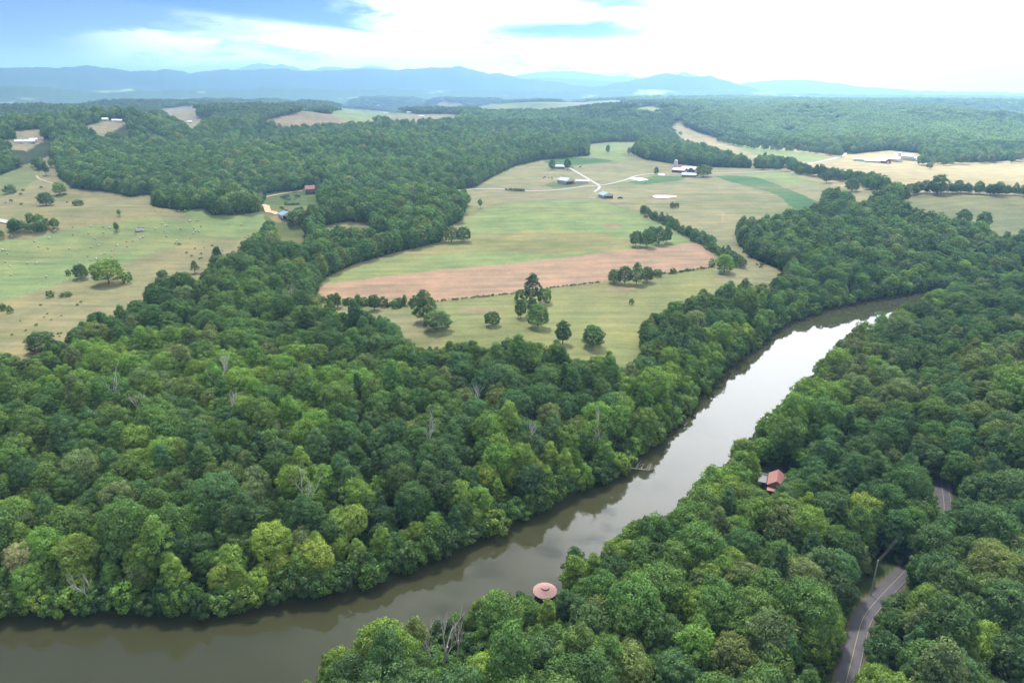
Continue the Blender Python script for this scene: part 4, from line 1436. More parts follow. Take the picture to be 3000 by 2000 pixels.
#@@LABELS
# ------------------------------------------------------------------ labels of the nearest trees: kind of colour, place, and order from the left
def ordinal(k):
    W_ = ['first', 'second', 'third', 'fourth', 'fifth', 'sixth', 'seventh', 'eighth', 'ninth', 'tenth', 'eleventh', 'twelfth', 'thirteenth', 'fourteenth', 'fifteenth', 'sixteenth', 'seventeenth', 'eighteenth', 'nineteenth', 'twentieth']
    if k < 20:
        return W_[k]
    k += 1
    return f"{k}{'st' if k % 10 == 1 and k != 11 else 'nd' if k % 10 == 2 else 'rd' if k % 10 == 3 else 'th'}"


def zone(u, v, X_, Y_):
    rdv = float(river_dist(np.array([X_]), np.array([Y_]))[0])
    # which side of the water: compare with the middle of the river in the same direction
    mid = (f_ + n_) / 2
    a = math.atan2(X_, Y_)
    j = int(np.argmin(np.abs(np.arctan2(mid[:, 0], mid[:, 1]) - a)))
    far_side = math.hypot(X_, Y_) > math.hypot(*mid[j])
    if far_side:
        if rdv < 9:
            return 'overhanging water on the far riverbank', 'trees along the far riverbank'
        if rdv < 22:
            return 'in second row behind the far riverbank', 'trees behind the far riverbank'
        return 'in the wood well behind the far riverbank', 'trees of the far wood'
    dr_ = float(dist_line(np.array([X_]), np.array([Y_]), road_mid)[0])
    jr = int(np.argmin(np.hypot(road_mid[:, 0] - X_, road_mid[:, 1] - Y_)))
    right = X_ > road_mid[jr, 0]
    if right:
        return ('just right of the asphalt road' if dr_ < 14 else 'in the wood right of the asphalt road'), 'trees right of the road'
    if dr_ < 13:
        return 'just left of the asphalt road', 'trees left of the road'
    if rdv < 9:
        return ('on near riverbank left of the round roof' if u < 1250 else 'on near riverbank right of the round roof'), 'trees along the near riverbank'
    if u < 1250:
        return 'in near wood left of the round roof', 'trees of the near wood'
    if v > 1350:
        return 'in near wood between round roof and road', 'trees of the near wood'
    return 'in near wood around the red roofed cabin', 'trees of the near wood'


buckets = {}
for root, i in tree_rows:
    uu_, vv_, _ = project(x[i], y[i], z[i] + hgt[i] * 0.7)
    zn, grp = zone(uu_, vv_, x[i], y[i])
    big = 'tall' if hgt[i] > 16.5 else 'short'
    buckets.setdefault((names[i], big, zn, grp, int(kind[i]) == 8), []).append((uu_, root))
for (nm, big, zn, grp, pine), lst in buckets.items():
    lst.sort(key=lambda q: q[0])
    word = 'conifer' if pine else 'tree'
    for k, (_, root) in enumerate(lst):
        one = '' if len(lst) == 1 else f', {ordinal(k)} from left'
        tag(root, f'{big} {WORDS[nm]} {word} {zn}{one}', 'tree', grp)


# ------------------------------------------------------------------ bare and fallen trees
def dead_tree(u, v, hpx, label, seed, spread=0.35, hm=None, lean=0.0, forks=3, col=DEADWOOD, lift=0, name='dead_tree'):
    rnd = random.Random(seed)
    X_, Y_, Z_ = hit(u, v, lift)
    _, _, dp = project(X_, Y_, Z_)
    hgt_ = (hpx / FPX * dp * 1.1 if hm is None else hm) + lift
    root = empty(name, (X_, Y_, Z_), rnd.random() * 6)
    tr, br = MB(), MB()

    def grow(p, d, L, r, depth):
        q = [Vector(p)]
        for k in range(4):
            d = (d + Vector((rnd.uniform(-.16, .16), rnd.uniform(-.16, .16), 0.05))).normalized()
            q.append(q[-1] + d * L / 4)
        (tr if depth == 0 else br).tube(q, r, r * 0.5, 5)
        if depth < 3:
            for k in range(forks):
                t = rnd.uniform(0, 6.28)
                nd_ = (d + Vector((math.cos(t), math.sin(t), rnd.uniform(-.1, .3))) * (spread + 0.2) + Vector((0, 0, 0.3))).normalized()
                st = q[rnd.randint(2, 4)]
                grow(st, nd_, L * rnd.uniform(0.5, 0.72), r * 0.5, depth + 1)
    grow((0, 0, -0.5), Vector((lean, 0, 1)).normalized(), hgt_ * 0.55, max(0.02 * hgt_, 0.2), 0)
    tr.build('trunk', col, root)
    br.build('branches', col, root)
    tag(root, label, 'dead tree', 'bare dead trees')
    return root


DEAD = [(1018, 1468, 60, 'white bare forked dead tree in the wood near the bottom centre', 3, 10), (990, 1462, 40, 'smaller white dead stem left of the forked bare tree', 5, 8), (1042, 1462, 48, 'leaning white dead stem right of the forked bare tree', 8, 8),
        (200, 1322, 24, 'pale bare dead trunk near the left end of the far riverbank', 11, 10), (500, 868, 40, 'grey bare dead tree in the left part of the far wood', 12, 14), (318, 925, 34, 'bare branching snag at the left of the far wood', 13, 14),
        (968, 995, 46, 'ghostly grey bare crown in the middle of the far wood', 14, 14), (1222, 1010, 44, 'grey bare crown behind the pale yellow tree', 15, 13), (1362, 996, 34, 'brownish bare crown near the far riverbank', 16, 13),
        (545, 915, 34, 'bare snag left of centre in the far wood', 17, 14), (258, 905, 34, 'bare branches poking out at the lower left wood', 18, 14), (1080, 880, 30, 'thin bare snag above the middle wood', 20, 14),
        (601, 476, 28, 'grey bare tree beside the dark copse above the clay track', 21, 0), (764, 502, 42, 'slender white dead snag left of the light green round tree', 22, 0), (722, 560, 30, 'white forked dead tree at the lower edge of the tan field', 23, 4),
        (690, 700, 40, 'tall bare trunk left of the ploughed strip', 24, 8), (700, 1130, 30, 'grey stick like dead top in the left centre wood', 26, 12)]
for (u, v, hp, lb, sd, lf) in DEAD:
    dead_tree(u, v, hp, lb, sd, lift=lf, spread=0.25 if hp > 30 else 0.35)


def lying(name, u, v, L, ang, label, seed, cat):
    rnd = random.Random(seed)
    X_, Y_ = plane(u, v, 0.3)
    root = empty(name, (X_, Y_, 0.3), R(ang))
    a, b = MB(), MB()
    a.tube([(-L * 0.5, 0, 1.2), (-L * .1, .2, .3), (L * 0.35, 0, 0.35)], 0.28, 0.1, 6)
    for k in range(14):
        s = rnd.uniform(-0.1, 0.36) * L
        t = rnd.uniform(-1.3, 1.3)
        q = L * rnd.uniform(0.12, 0.3)
        b.tube([(s, 0, .35), (s + q * .5 * math.cos(t), q * .5 * math.sin(t), 0.8 + rnd.random()), (s + q * math.cos(t), q * math.sin(t), 0.6 + 1.8 * rnd.random())], 0.07, 0.02, 4)
    a.build('trunk', DEADWOOD, root)
    b.build('branches', DEADWOOD, root)
    tag(root, label, cat)
    return root


lying('fallen_tree', 1462, 1078, 12, -12, 'bare fallen tree reaching from the far bank into the river', 2, 'fallen tree')
lying('driftwood', 507, 1413, 3.2, 10, 'small pale branch of driftwood at the far bank of the river', 4, 'driftwood')


# ------------------------------------------------------------------ buildings
WOODRED = mat('red_boards', (0.22, 0.07, 0.06), 0.85, 0.2, 0.25, 1.5)
RUSTRED = mat('red_roof', (0.24, 0.10, 0.09), 0.7, 0.3, 0.3, 0.8)
CABINROOF = mat('cabin_roof', (0.36, 0.17, 0.15), 0.55, 0.4, 0.10, 0.6)
PINKROOF = mat('shingles', (0.37, 0.225, 0.205), 0.9, 0.2, 0.22, 2.2, bump=0.4)
BLUEROOF = mat('blue_roof', (0.20, 0.31, 0.34), 0.5, 0.4, 0.1, 0.5)
GREYROOF = mat('grey_roof', (0.36, 0.40, 0.45), 0.5, 0.4, 0.1, 0.5)
WHITEROOF = mat('white_roof', (0.5, 0.5, 0.5), 0.5, 0.4, 0.08, 0.5)
CREAM = mat('cream_siding', (0.55, 0.50, 0.42), 0.8, 0.3, 0.1, 1.0)
WHITE = mat('white_siding', (0.55, 0.54, 0.52), 0.8, 0.3, 0.08, 1.0)
BRICK = mat('brick', (0.36, 0.17, 0.13), 0.9, 0.2, 0.2, 6.0)
BOARDS = mat('raw_boards', (0.34, 0.21, 0.12), 0.9, 0.2, 0.25, 2.0)
DARKIN = mat('barn_inside', (0.05, 0.045, 0.05), 0.9, 0.1, 0.2, 2.0)
GLASS = mat('window_glass', (0.03, 0.04, 0.05), 0.1, 0.6, 0.1, 1.0)
CONC = mat('silo_concrete', (0.50, 0.49, 0.48), 0.85, 0.2, 0.15, 1.0)
DECKM = mat('deck_boards', (0.22, 0.21, 0.22), 0.9, 0.2, 0.25, 3.0)
TARP = mat('white_plastic', (0.6, 0.6, 0.59), 0.5, 0.4, 0.05, 1.0)
POLE = mat('pole_wood', (0.38, 0.36, 0.33), 0.9, 0.1, 0.2, 1.0)
RUBBER = mat('black_rubber', (0.03, 0.03, 0.03), 0.8, 0.3, 0.1, 1.0)


def at(u, v, sink=0.15):
    X_, Y_, Z_ = hit(u, v)
    return (X_, Y_, Z_ - sink)


def face(u, extra=0.0):
    """turn that makes local -y look back along the line of sight, plus extra degrees"""
    return -math.atan((u - UC) / FPX) + R(extra)


def gable(name, u, v, W, L, hw, hr, wallm, roofm, rot, label, cat, front='open', inside_m=DARKIN, windows=(), door=True, group=None, chimney=False, eave=0.5, posts=0):
    """gable ends face local -y and +y; W across, L deep"""
    root = empty(name, at(u, v), face(u, rot))
    tag(root, label, cat, group)
    t = 0.18
    wl = MB()
    gp = [(-W / 2, 0), (W / 2, 0), (W / 2, hw), (0, hw + hr), (-W / 2, hw)]
    wl.prism(gp, L / 2 - t, L / 2)
    wl.box((-W / 2 + t / 2, 0, hw / 2), (t, L - 2 * t, hw))
    wl.box((W / 2 - t / 2, 0, hw / 2), (t, L - 2 * t, hw))
    if front == 'open':
        wl.prism([(-W / 2, hw * 0.8), (W / 2, hw * 0.8), (W / 2, hw), (0, hw + hr), (-W / 2, hw)], -L / 2, -L / 2 + t)
        wl.box((-W / 2 + 0.2, -L / 2 + t / 2, hw * 0.4), (0.4, t, hw * 0.8))
        wl.box((W / 2 - 0.2, -L / 2 + t / 2, hw * 0.4), (0.4, t, hw * 0.8))
    else:
        wl.prism(gp, -L / 2, -L / 2 + t)
    wl.build('wall', wallm, root)
    if front == 'open':
        b = MB()
        b.box((0, 0.2, 0.22), (W - 2 * t - 0.02, L - 2 * t - 0.1, 0.12))
        b.box((0, L / 2 - t - 0.12, hw / 2), (W - 2 * t - 0.02, 0.1, hw - 0.1))
        b.build('interior', inside_m, root)
    if posts:
        for k in range(posts):
            px = -W / 2 + W * (k + 1) / (posts + 1)
            MB().box((px, -L / 2 + t / 2, hw * 0.39), (0.25, 0.25, hw * 0.78)).build('post', BOARDS, root)
    rf = MB()
    sl = math.hypot(W / 2, hr)
    ux_, uz_ = (W / 2) / sl, hr / sl
    e = eave
    for s in (-1, 1):
        a = (s * (W / 2 + e * ux_), hw - e * uz_)
        bq = (0, hw + hr)
        th = 0.14
        poly = [(a[0], a[1] + 0.004), (bq[0], bq[1] + 0.004), (bq[0], bq[1] + th), (a[0], a[1] + th)]
        if s < 0:
            poly = poly[::-1]
        rf.prism(poly, -L / 2 - e, L / 2 + e)
    ro = rf.build('roof', roofm, root)
    rc = MB().box((0, 0, hw + hr + 0.16), (0.4, L + 2 * e, 0.08)).build('ridge_cap', roofm, root)
    if chimney:
        MB().box((W * 0.2, L * 0.1, hw + hr + 0.3), (0.9, 0.9, 1.9)).build('chimney', BRICK, ro)
    if front != 'open':
        if door:
            d = MB().box((0, -L / 2 - 0.04, 1.05), (1.1 if front == 'house' else W * 0.35, 0.06, 2.1 if front == 'house' else hw * 0.8)).build('door', WHITE if wallm != WHITE else BOARDS, root)
        for (wx, wz, side) in windows:
            if side == 'f':
                f0 = MB().box((wx, -L / 2 - 0.04, wz), (1.3, 0.08, 1.3)).build('window', WHITE, root)
                MB().box((wx, -L / 2 - 0.09, wz), (1.05, 0.03, 1.05)).build('pane', GLASS, f0)
            else:
                sx_ = -1 if side == 'l' else 1
                f0 = MB().box((sx_ * (W / 2 + 0.04), wx, wz), (0.08, 1.3, 1.3)).build('window', WHITE, root)
                MB().box((sx_ * (W / 2 + 0.09), wx, wz), (0.03, 1.05, 1.05)).build('pane', GLASS, f0)
    return root


# round shelter on the bluff above the river
GXY = hit(1252, 1366)
gz = GXY[2]
ROOFC = plane(1252, 1347, gz + 4.0)
root = empty('gazebo', (ROOFC[0], ROOFC[1], gz), 0.2)
tag(root, 'round shelter with pinkish shingled conical roof on the near riverbank', 'gazebo')
RR_ = 28 / FPX * project(ROOFC[0], ROOFC[1], gz + 3.5)[2]
prof = [(RR_ - 0.02, 2.65), (RR_, 2.72), (RR_ * 0.99, 2.86), (0.9, 4.2), (0.86, 4.16)]
MB().lathe([(RR_ - 0.1, 2.74), (RR_, 2.70), (RR_ + 0.02, 2.86), (RR_ * 0.72, 3.28), (RR_ * 0.4, 3.78), (RR_ * 0.2, 4.05)], 16).build('roof', PINKROOF, root)
rf_ = root.children[0] if root.children else None
capo = MB().lathe([(RR_ * 0.36, 3.86), (RR_ * 0.37, 3.90), (RR_ * 0.37, 4.10), (RR_ * 0.2, 4.28), (0.05, 4.42)], 16).build('roof_cap', PINKROOF, root)
MB().lathe([(RR_ - 0.5, -0.5), (RR_ - 0.5, 0.25)], 16).build('deck', DECKM, root)
for k in range(8):
    t = 2 * math.pi * k / 8
    MB().tube([((RR_ - 0.6) * math.cos(t), (RR_ - 0.6) * math.sin(t), 0.2), ((RR_ - 0.6) * math.cos(t), (RR_ - 0.6) * math.sin(t), 2.85)], 0.09, 0.09, 8).build('post', BOARDS, root)
for k in range(7):
    t0, t1 = 2 * math.pi * k / 8, 2 * math.pi * (k + 1) / 8
    b = MB()
    for hz in (0.6, 1.15):
        b.tube([((RR_ - 0.6) * math.cos(t0), (RR_ - 0.6) * math.sin(t0), hz), ((RR_ - 0.6) * math.cos(t1), (RR_ - 0.6) * math.sin(t1), hz)], 0.04, 0.04, 5)
    b.build('railing', BOARDS, root)

# cabin among the trees
cz_ = hit(1782, 1118)
root = empty('cabin', (cz_[0], cz_[1], cz_[2] - 0.2), R(-24))
root.scale = (0.72, 0.72, 0.8)
tag(root, 'cabin with faded red metal roof hidden among the trees right of the river', 'cabin')
w1 = MB().prism([(-3.2, 0), (3.2, 0), (3.2, 3.4), (0, 5.4), (-3.2, 3.4)], -5.0, 5.0)
w1.build('wall', BOARDS, root)
r1 = MB()
for s in (-1, 1):
    p = [(s * 3.7, 3.12), (0, 5.42), (0, 5.56), (s * 3.7, 3.26)]
    r1.prism(p if s > 0 else p[::-1], -5.4, 5.4)
ro = r1.build('roof', CABINROOF, root)
for k in range(14):
    MB().add([(s * q, -5.4 + 0.83 * k + j, zq) for s, q, zq, j in ((-1, 3.7, 3.29, 0), (-1, 0.02, 5.59, 0), (-1, 0.02, 5.59, 0.05), (-1, 3.7, 3.29, 0.05))], [(0, 1, 2, 3)]) if False else None
seams = MB()
for k in range(13):
    yy = -5.0 + 0.83 * k
    for s in (-1, 1):
        seams.tube([(s * 3.68, yy, 3.29), (0.0, yy, 5.58)], 0.035, 0.035, 4)
seams.build('roof_seams', CABINROOF, ro)
pr = MB()
pr.prism([(-3.4, 2.35), (3.4, 2.35), (3.4, 2.47), (-3.4, 2.47)], -8.4, -5.42)
pro = pr.build('porch_roof', CABINROOF, root)
for px_ in (-3.0, 0, 3.0):
    MB().box((px_, -8.1, 1.2), (0.16, 0.16, 2.3)).build('post', BOARDS, root)
for px_ in (-1.8, 1.8):
    f0 = MB().box((px_, -5.04, 1.9), (1.2, 0.08, 1.2)).build('window', WHITE, root)
    MB().box((px_, -5.09, 1.9), (0.95, 0.03, 0.95)).build('pane', GLASS, f0)
MB().box((0, -5.05, 1.1), (1.0, 0.08, 2.1)).build('door', WHITE, root)
dk = MB().box((-6.6, 0.8, 2.3), (5.2, 6.5, 0.2))
dk.build('deck', DECKM, root)
rl = MB()
for hz in (2.9, 3.3):
    rl.box((-9.15, 0.8, hz), (0.08, 6.5, 0.08))
    rl.box((-6.6, 4.0, hz), (5.1, 0.08, 0.08))
rl.build('railing', WHITE, root)
for a_, b_ in ((-9.0, 3.8), (-9.0, -2.2), (-4.3, 3.8), (-4.3, -2.2)):
    MB().box((a_, b_, 1.1), (0.2, 0.2, 2.4)).build('post', BOARDS, root)

gable('shed', 657.5, 499, 9.0, 12, 2.8, 1.9, WHITE, BLUEROOF, 14, 'open shed with blue metal roof and white gable beside the hay field', 'shed', posts=2)
gable('barn', 713, 441, 11, 10, 4.0, 3.6, WOODRED, RUSTRED, 88, 'old dark red barn at the edge of the wood on the left', 'barn', front='closed')
gable('barn', 1391, 454, 10.5, 13, 3.4, 2.3, CREAM, BLUEROOF, 24, 'cream barn with blue roof and open boarded front in the middle pasture', 'barn', posts=5, inside_m=BOARDS)
gable('barn', 1299, 421, 12, 16, 4.0, 2.6, CREAM, GREYROOF, 40, 'grey roofed barn with open dark front left of the long shed', 'barn', posts=3)
gable('shed', 1338, 421, 7.5, 15, 3.0, 1.2, CREAM, GREYROOF, 80, 'long low cream shed right of the grey roofed barn', 'shed', front='closed')
gable('farmhouse', 1284, 387, 10, 16, 3.0, 2.4, BRICK, BLUEROOF, 80, 'brick farmhouse with blue grey roof between two trees', 'house', front='house', windows=[(-4, 1.6, 'l'), (0, 1.6, 'l'), (4, 1.6, 'l'), (-4, 1.6, 'r'), (4, 1.6, 'r')], chimney=True)
gable('barn', 1561, 391, 9, 11, 4.2, 3.0, CREAM, RUSTRED, 82, 'small barn with red roof behind the tall silo', 'barn', front='closed')
gable('barn', 1562, 396, 11, 17, 3.4, 2.4, WOODRED, WHITEROOF, 60, 'low barn with white metal roof and red gable at the foot of the silo', 'barn', front='closed')
gable('barn', 1583, 395, 12, 18, 4.0, 3.0, WOODRED, WHITEROOF, 70, 'white roofed barn behind the small dark tree', 'barn', front='closed')
gable('farmhouse', 1583, 406, 10, 17, 2.8, 2.2, BRICK, GREYROOF, 82, 'low brick house with grey roof left of the huge oak', 'house', front='house', windows=[(-5, 1.5, 'l'), (0, 1.5, 'l'), (5, 1.5, 'l'), (-4, 1.5, 'r'), (4, 1.5, 'r')])
gable('farmhouse', 1902, 398, 11, 22, 3.0, 3.2, CREAM, mat('slate_roof', (0.22, 0.19, 0.27), 0.7, 0.3, 0.15, 0.8), 80, 'large house with dark slate roof behind the right hand hedge', 'house', front='house', windows=[(-6, 1.6, 'l'), (0, 1.6, 'l'), (6, 1.6, 'l')])
gable('shed', 1979, 370, 10, 22, 3, 1.8, WHITE, WHITEROOF, 84, 'white house at the left end of the far bright farm', 'shed', front='closed')
gable('shed', 2004, 373, 8, 22, 2.6, 1.4, WHITE, WHITEROOF, 86, 'very long white shed in the far bright farm', 'shed', front='closed')
gable('barn', 2026, 374, 12, 20, 4, 3, WOODRED, WHITEROOF, 50, 'red walled barn with white roof in the far bright farm', 'barn', front='closed')
gable('barn', 2044, 370, 14, 30, 4, 3, CREAM, WHITEROOF, 66, 'white roofed barn left of the far silo', 'barn', front='closed')
gable('barn', 2074, 367, 15, 26, 6, 3.4, CREAM, GREYROOF, 84, 'tall barn with pale roof right of the far silo', 'barn', front='closed')
gable('shed', 2088, 368, 10, 18, 4, 2, CREAM, WHITEROOF, 86, 'smaller shed at the right end of the far farm', 'shed', front='closed')


def silo(u, v, wpx, hpx, label):
    p = at(u, v)
    dp = project(*p)[2]
    r, h = wpx / 2 / FPX * dp, hpx / FPX * dp
    root = empty('silo', p)
    tag(root, label, 'silo', 'farm silos')
    MB().lathe([(r, 0), (r, h - r * 1.0)], 24).build('silo_wall', CONC, root, True)
    MB().lathe([(r * 1.03, h - r)] + [(r * 1.03 * math.cos(t), h - r + r * 0.95 * math.sin(t)) for t in (0.3, 0.6, 0.9, 1.2, 1.5)], 24).build('dome', WHITEROOF, root, True)
    MB().box((r * 0.3, -r - 0.3, (h - r) / 2), (0.8, 0.7, h - r)).build('chute', WHITE, root)
    b = MB()
    for k in range(9):
        b.lathe([(r * 1.012, h * 0.08 * (k + 1)), (r * 1.012, h * 0.08 * (k + 1) + 0.12)], 24)
    b.build('hoops', GREYROOF, root)


silo(1551, 392, 8, 25, 'tall pale silo with white dome at the middle farm')
silo(2063, 370, 7.5, 20, 'pale silo with white dome at the far bright farm')

FARL = ['tiny white house in the clearing at the far left', 'long white building left of the tiny white house', 'small white house leftmost in the far left clearing', 'small brown roofed house right of the tiny white one', 'white house on the far wooded slope left', 'white house in the small tan clearing left',
        'white house right of it in the small tan clearing', 'white house by the far tan field', 'lone white house on the dark wooded ridge', 'long white shed at the green far field', 'pair like long white shed right of the far green field', 'long low white building before the far wood',
        'white house beside the far green meadow', 'white house below the far green meadow', 'white farmhouse in the distant middle valley', 'white house on the far right wooded hill', 'tiny white house in the distant blue woods', 'second white house beside the far green meadow', 'long white roof in the wood below the meadow', 'tiny white house on the right distant woods']
for (p, k, u, v), lb in zip(FH, FARL):
    L = math.hypot(p[0], p[1])
    s = max(0.75, L / 3200)
    gable('house', u, v + 1.0, 9 * s, (19 if k == 'long' else 12) * s, 3.4 * s, 2.2 * s, WHITE, RUSTRED if k == 'brown' else WHITEROOF, 80, lb, 'house', front='house', windows=[], group='distant houses')

# bunker of silage under white plastic, rows of white plastic, low white wall
def mound(name, u, v, wpx, d, h, rot, m, label, cat):
    p = at(u, v)
    dp = project(*p)[2]
    wd = wpx / FPX * dp
    root = MB()
    V, F = [], []
    nx, ny = 14, 6
    for j in range(ny + 1):
        for i in range(nx + 1):
            a, b_ = i / nx * 2 - 1, j / ny * 2 - 1
            V.append((a * wd / 2, b_ * d / 2, h * (1 - a ** 6) * (1 - b_ ** 4) + 0.05 * math.sin(i * 2.1) * math.cos(j * 1.7)))
    for j in range(ny):
        for i in range(nx):
            k = j * (nx + 1) + i
            F.append((k, k + 1, k + nx + 2, k + nx + 1))
    root.add(V, F)
    o = root.build(name, m, None, True)
    o.location = p
    o.rotation_euler = (0, 0, face(u, rot))
    tag(o, label, cat)


mound('silage_heap', 1467.5, 412, 30, 22, 1.6, 34, TARP, 'silage heap under white plastic beside the farm lane', 'silage heap')
mound('plastic_rows', 1519, 401.5, 16, 12, 1.2, 0, TARP, 'low white plastic heap by the lane left of the silo', 'silage heap')
o = MB().box((0, 0, 0.4), (11, 0.5, 1.1)).build('low_wall', WHITE)
o.location = at(1279, 405.5)
o.rotation_euler = (0, 0, face(1279, 2))
tag(o, 'low white wall in the grass below the farmhouse', 'wall')
mound('rock_pile', 321, 529, 20, 6, 1.4, 0, mat('rocks', (0.2, 0.19, 0.18), 0.9, 0.2, 0.4, 1.5, bump=1.0), 'grey rock pile in the middle of the hay field', 'rock pile')


# cars and a camper at the farms
def car(u, v, colr, label, rot, name='parked_car', L=4.6, hh=1.45, cat='car'):
    root = empty(name, at(u, v, 0.05), face(u, rot))
    tag(root, label, cat)
    b = MB().prism([(-L / 2, 0.35), (L / 2, 0.35), (L / 2, 0.85), (L * 0.32, 0.95), (L * 0.18, hh), (-L * 0.25, hh), (-L * 0.38, 0.98), (-L / 2, 0.9)], -0.88, 0.88)
    b.build('body', mat('paint_' + name + str(u), colr, 0.4, 0.5, 0.03, 1), root)
    g2 = MB().prism([(L * 0.28, 0.98), (L * 0.17, hh - 0.08), (-L * 0.24, hh - 0.08), (-L * 0.34, 1.0)], -0.90, 0.90)
    g2.build('windows', GLASS, root)
    for a_ in (-L * 0.3, L * 0.3):
        for s in (-0.86, 0.86):
            w_ = MB().lathe([(0.34, -0.12), (0.34, 0.12)], 14)
            wo = w_.build('wheel', RUBBER, root)
            wo.rotation_euler = (math.pi / 2, 0, 0)
            wo.location = (a_, s, 0.34)


car(1314, 385, (0.05, 0.14, 0.5), 'small blue car parked right of the farmhouse', 10)
car(1333, 385, (0.75, 0.75, 0.74), 'white van parked in the grass right of the farmhouse', 5, 'parked_van', 6.5, 2.3, 'van')
car(1602, 407.5, (0.78, 0.77, 0.76), 'white van parked before the huge oak', 4, 'parked_van', 6.5, 2.3, 'van')
car(1317, 422.5, (0.35, 0.12, 0.08), 'rusty red truck between barn and long shed', 30, 'parked_truck', 5.5, 1.9, 'truck')
car(1425, 456, (0.10, 0.11, 0.14), 'dark farm truck right of the blue roofed barn', 0, 'parked_truck', 6.0, 2.0, 'truck')


# utility poles and wires
def pole(u, v, hgt_, label, cross=True, xyz=None):
    p = xyz or at(u, v)
    root = empty('utility_pole', p, R(30))
    tag(root, label, 'utility pole', 'utility poles')
    MB().tube([(0, 0, -0.3), (0, 0, hgt_)], 0.16, 0.11, 8).build('pole', POLE, root)
    if cross:
        MB().box((0, 0, hgt_ - 0.6), (2.2, 0.12, 0.14)).build('crossarm', POLE, root)
    return p


pa = pole(1999, 1368, 10.5, 'wooden utility pole on the grass verge beside the asphalt road', False)
pb_ = hit(2150, 1213)
pb = pole(0, 0, 10.5, 'second utility pole further along the asphalt road', True, (pb_[0] - 4.5, pb_[1], pb_[2] - 0.1))
for (q0, q1, lb) in ((pa, pb, 'power lines strung along the road from the verge pole onwards'),):
    b = MB()
    for off in (-1.0, 0, 1.0):
        a_, e_ = Vector(q0) + Vector((off * .87, off * .5, 10.0)), Vector(q1) + Vector((off * .87, off * .5, 10.0))
        b.tube([a_.lerp(e_, t / 10) - Vector((0, 0, 1.0 * 4 * (t / 10) * (1 - t / 10))) for t in range(11)], 0.016, 0.016, 4)
    tag(b.build('power_line', mat('wire', (0.1, 0.1, 0.1), 0.5, 0.4, 0.05, 1)), lb, 'power line')
for (u, v, h_, lb) in ((1375.7, 407, 8, 'thin pole in the pasture between driveway and lane'), (1266, 414, 8, 'thin pole left of the grey roofed barn'), (1257, 403, 8, 'thin pole in the paddock below the farmhouse')):
    pole(u, v, h_, lb, False)


# ------------------------------------------------------------------ fences
def fence(pts, step, label, hgt_=1.2, post_m=POLE, group='pasture fences'):
    g_ = denser(np.array([hit(*p)[:2] for p in pts]), step)
    zz = terrain(g_[:, 0], g_[:, 1])
    root = empty('fence', (float(g_[0, 0]), float(g_[0, 1]), float(zz[0])))
    tag(root, label, 'fence', group)
    o0 = Vector((float(g_[0, 0]), float(g_[0, 1]), float(zz[0])))
    P_ = [Vector((float(a), float(b), float(c))) - o0 for (a, b), c in zip(g_, zz)]
    src = None
    for p in P_[:100]:
        if src is None:
            src = MB().tube([(0, 0, -0.2), (0, 0, hgt_)], 0.11, 0.09, 5).build('post', post_m, root)
            q = src
        else:
            q = src.copy()
            COL.objects.link(q)
        q.location = p
    b = MB()
    for hz in (0.5, 1.0):
        for a_, e_ in zip(P_[:-1], P_[1:]):
            b.tube([a_ + Vector((0, 0, hz)), e_ + Vector((0, 0, hz))], 0.02, 0.02, 3)
    b.build('wires', mat('fence_wire', (0.3, 0.3, 0.3), 0.5, 0.4, 0.1, 1), root)


fence([(740, 692), (900, 704), (1010, 692), (1180, 676), (1380, 648), (1500, 633), (1640, 613)], 4.5, 'long wire fence along the lower edge of the ploughed strip')
fence([(1090, 487), (1120, 473), (1200, 463), (1300, 459), (1385, 457)], 5, 'fence along the top of the green field')
fence([(1390, 460), (1410, 472), (1440, 482), (1480, 488)], 5, 'fence curving down from the blue roofed barn to the hedge')
fence([(0, 690), (60, 674), (150, 646), (200, 628)], 5, 'fence at the lower left edge of the hay field')
fence([(330, 588), (430, 558), (560, 547)], 5, 'fence at the lower right edge of the hay field')
fence([(2008, 433), (2018, 437), (2026, 440)], 4, 'short white fence behind the right hand hedge', 1.6, WHITE)
fence([(1850, 441), (1880, 436), (1935, 432)], 5, 'fence curving over the right hand field')

# ------------------------------------------------------------------ round bales
BALES = [(80, 455), (180, 413), (305, 412), (383, 415), (372, 422), (340, 466), (240, 491), (268, 526), (332, 537), (18, 550), (36, 551), (52, 575), (38, 632), (73, 663), (78, 724), (320, 734), (193, 641), (254, 640), (505, 442), (609, 434), (503, 389), (628, 386), (711, 428), (660, 472), (714, 389),
         (755, 395), (937, 440), (960, 393), (985, 391), (967, 468), (987, 461), (873, 491), (915, 487), (810, 519), (876, 525), (783, 545), (772, 553), (682, 517), (628, 531), (479, 541), (606, 592), (691, 582), (721, 575), (773, 594), (630, 617), (663, 610), (549, 640), (1073, 404), (1134, 420),
         (1139, 384), (1152, 380), (1248, 405), (1147, 454), (1219, 485), (1316, 467), (1339, 397), (1386, 386), (1333, 432), (1345, 420), (1372, 422), (1302, 352), (1313, 348), (1352, 348), (1370, 345), (1665, 376), (1683, 285), (1235, 282), (1277, 278), (1072, 278), (1118, 366)]
HAYM = mat('hay', (0.46, 0.37, 0.25), 0.95, 0.1, 0.25, 3.0, bump=0.6)
HAYE = mat('hay_end', (0.50, 0.36, 0.22), 0.95, 0.1, 0.3, 4.0)
WRAP = mat('bale_wrap', (0.55, 0.50, 0.43), 0.7, 0.3, 0.1, 2.0)
prof_ = [(0.62, -0.62), (0.78, -0.58), (0.82, -0.2), (0.82, 0.2), (0.78, 0.58), (0.62, 0.62)]
src = {}
for key, mm in (('tan', HAYM), ('white', WRAP)):
    b = MB().lathe(prof_, 20)
    b.v = [(z_, x_, y_ + 0.76) for x_, y_, z_ in b.v]
    src[key] = b.build('round_bale', mm, None, True, link=False)
rows = []
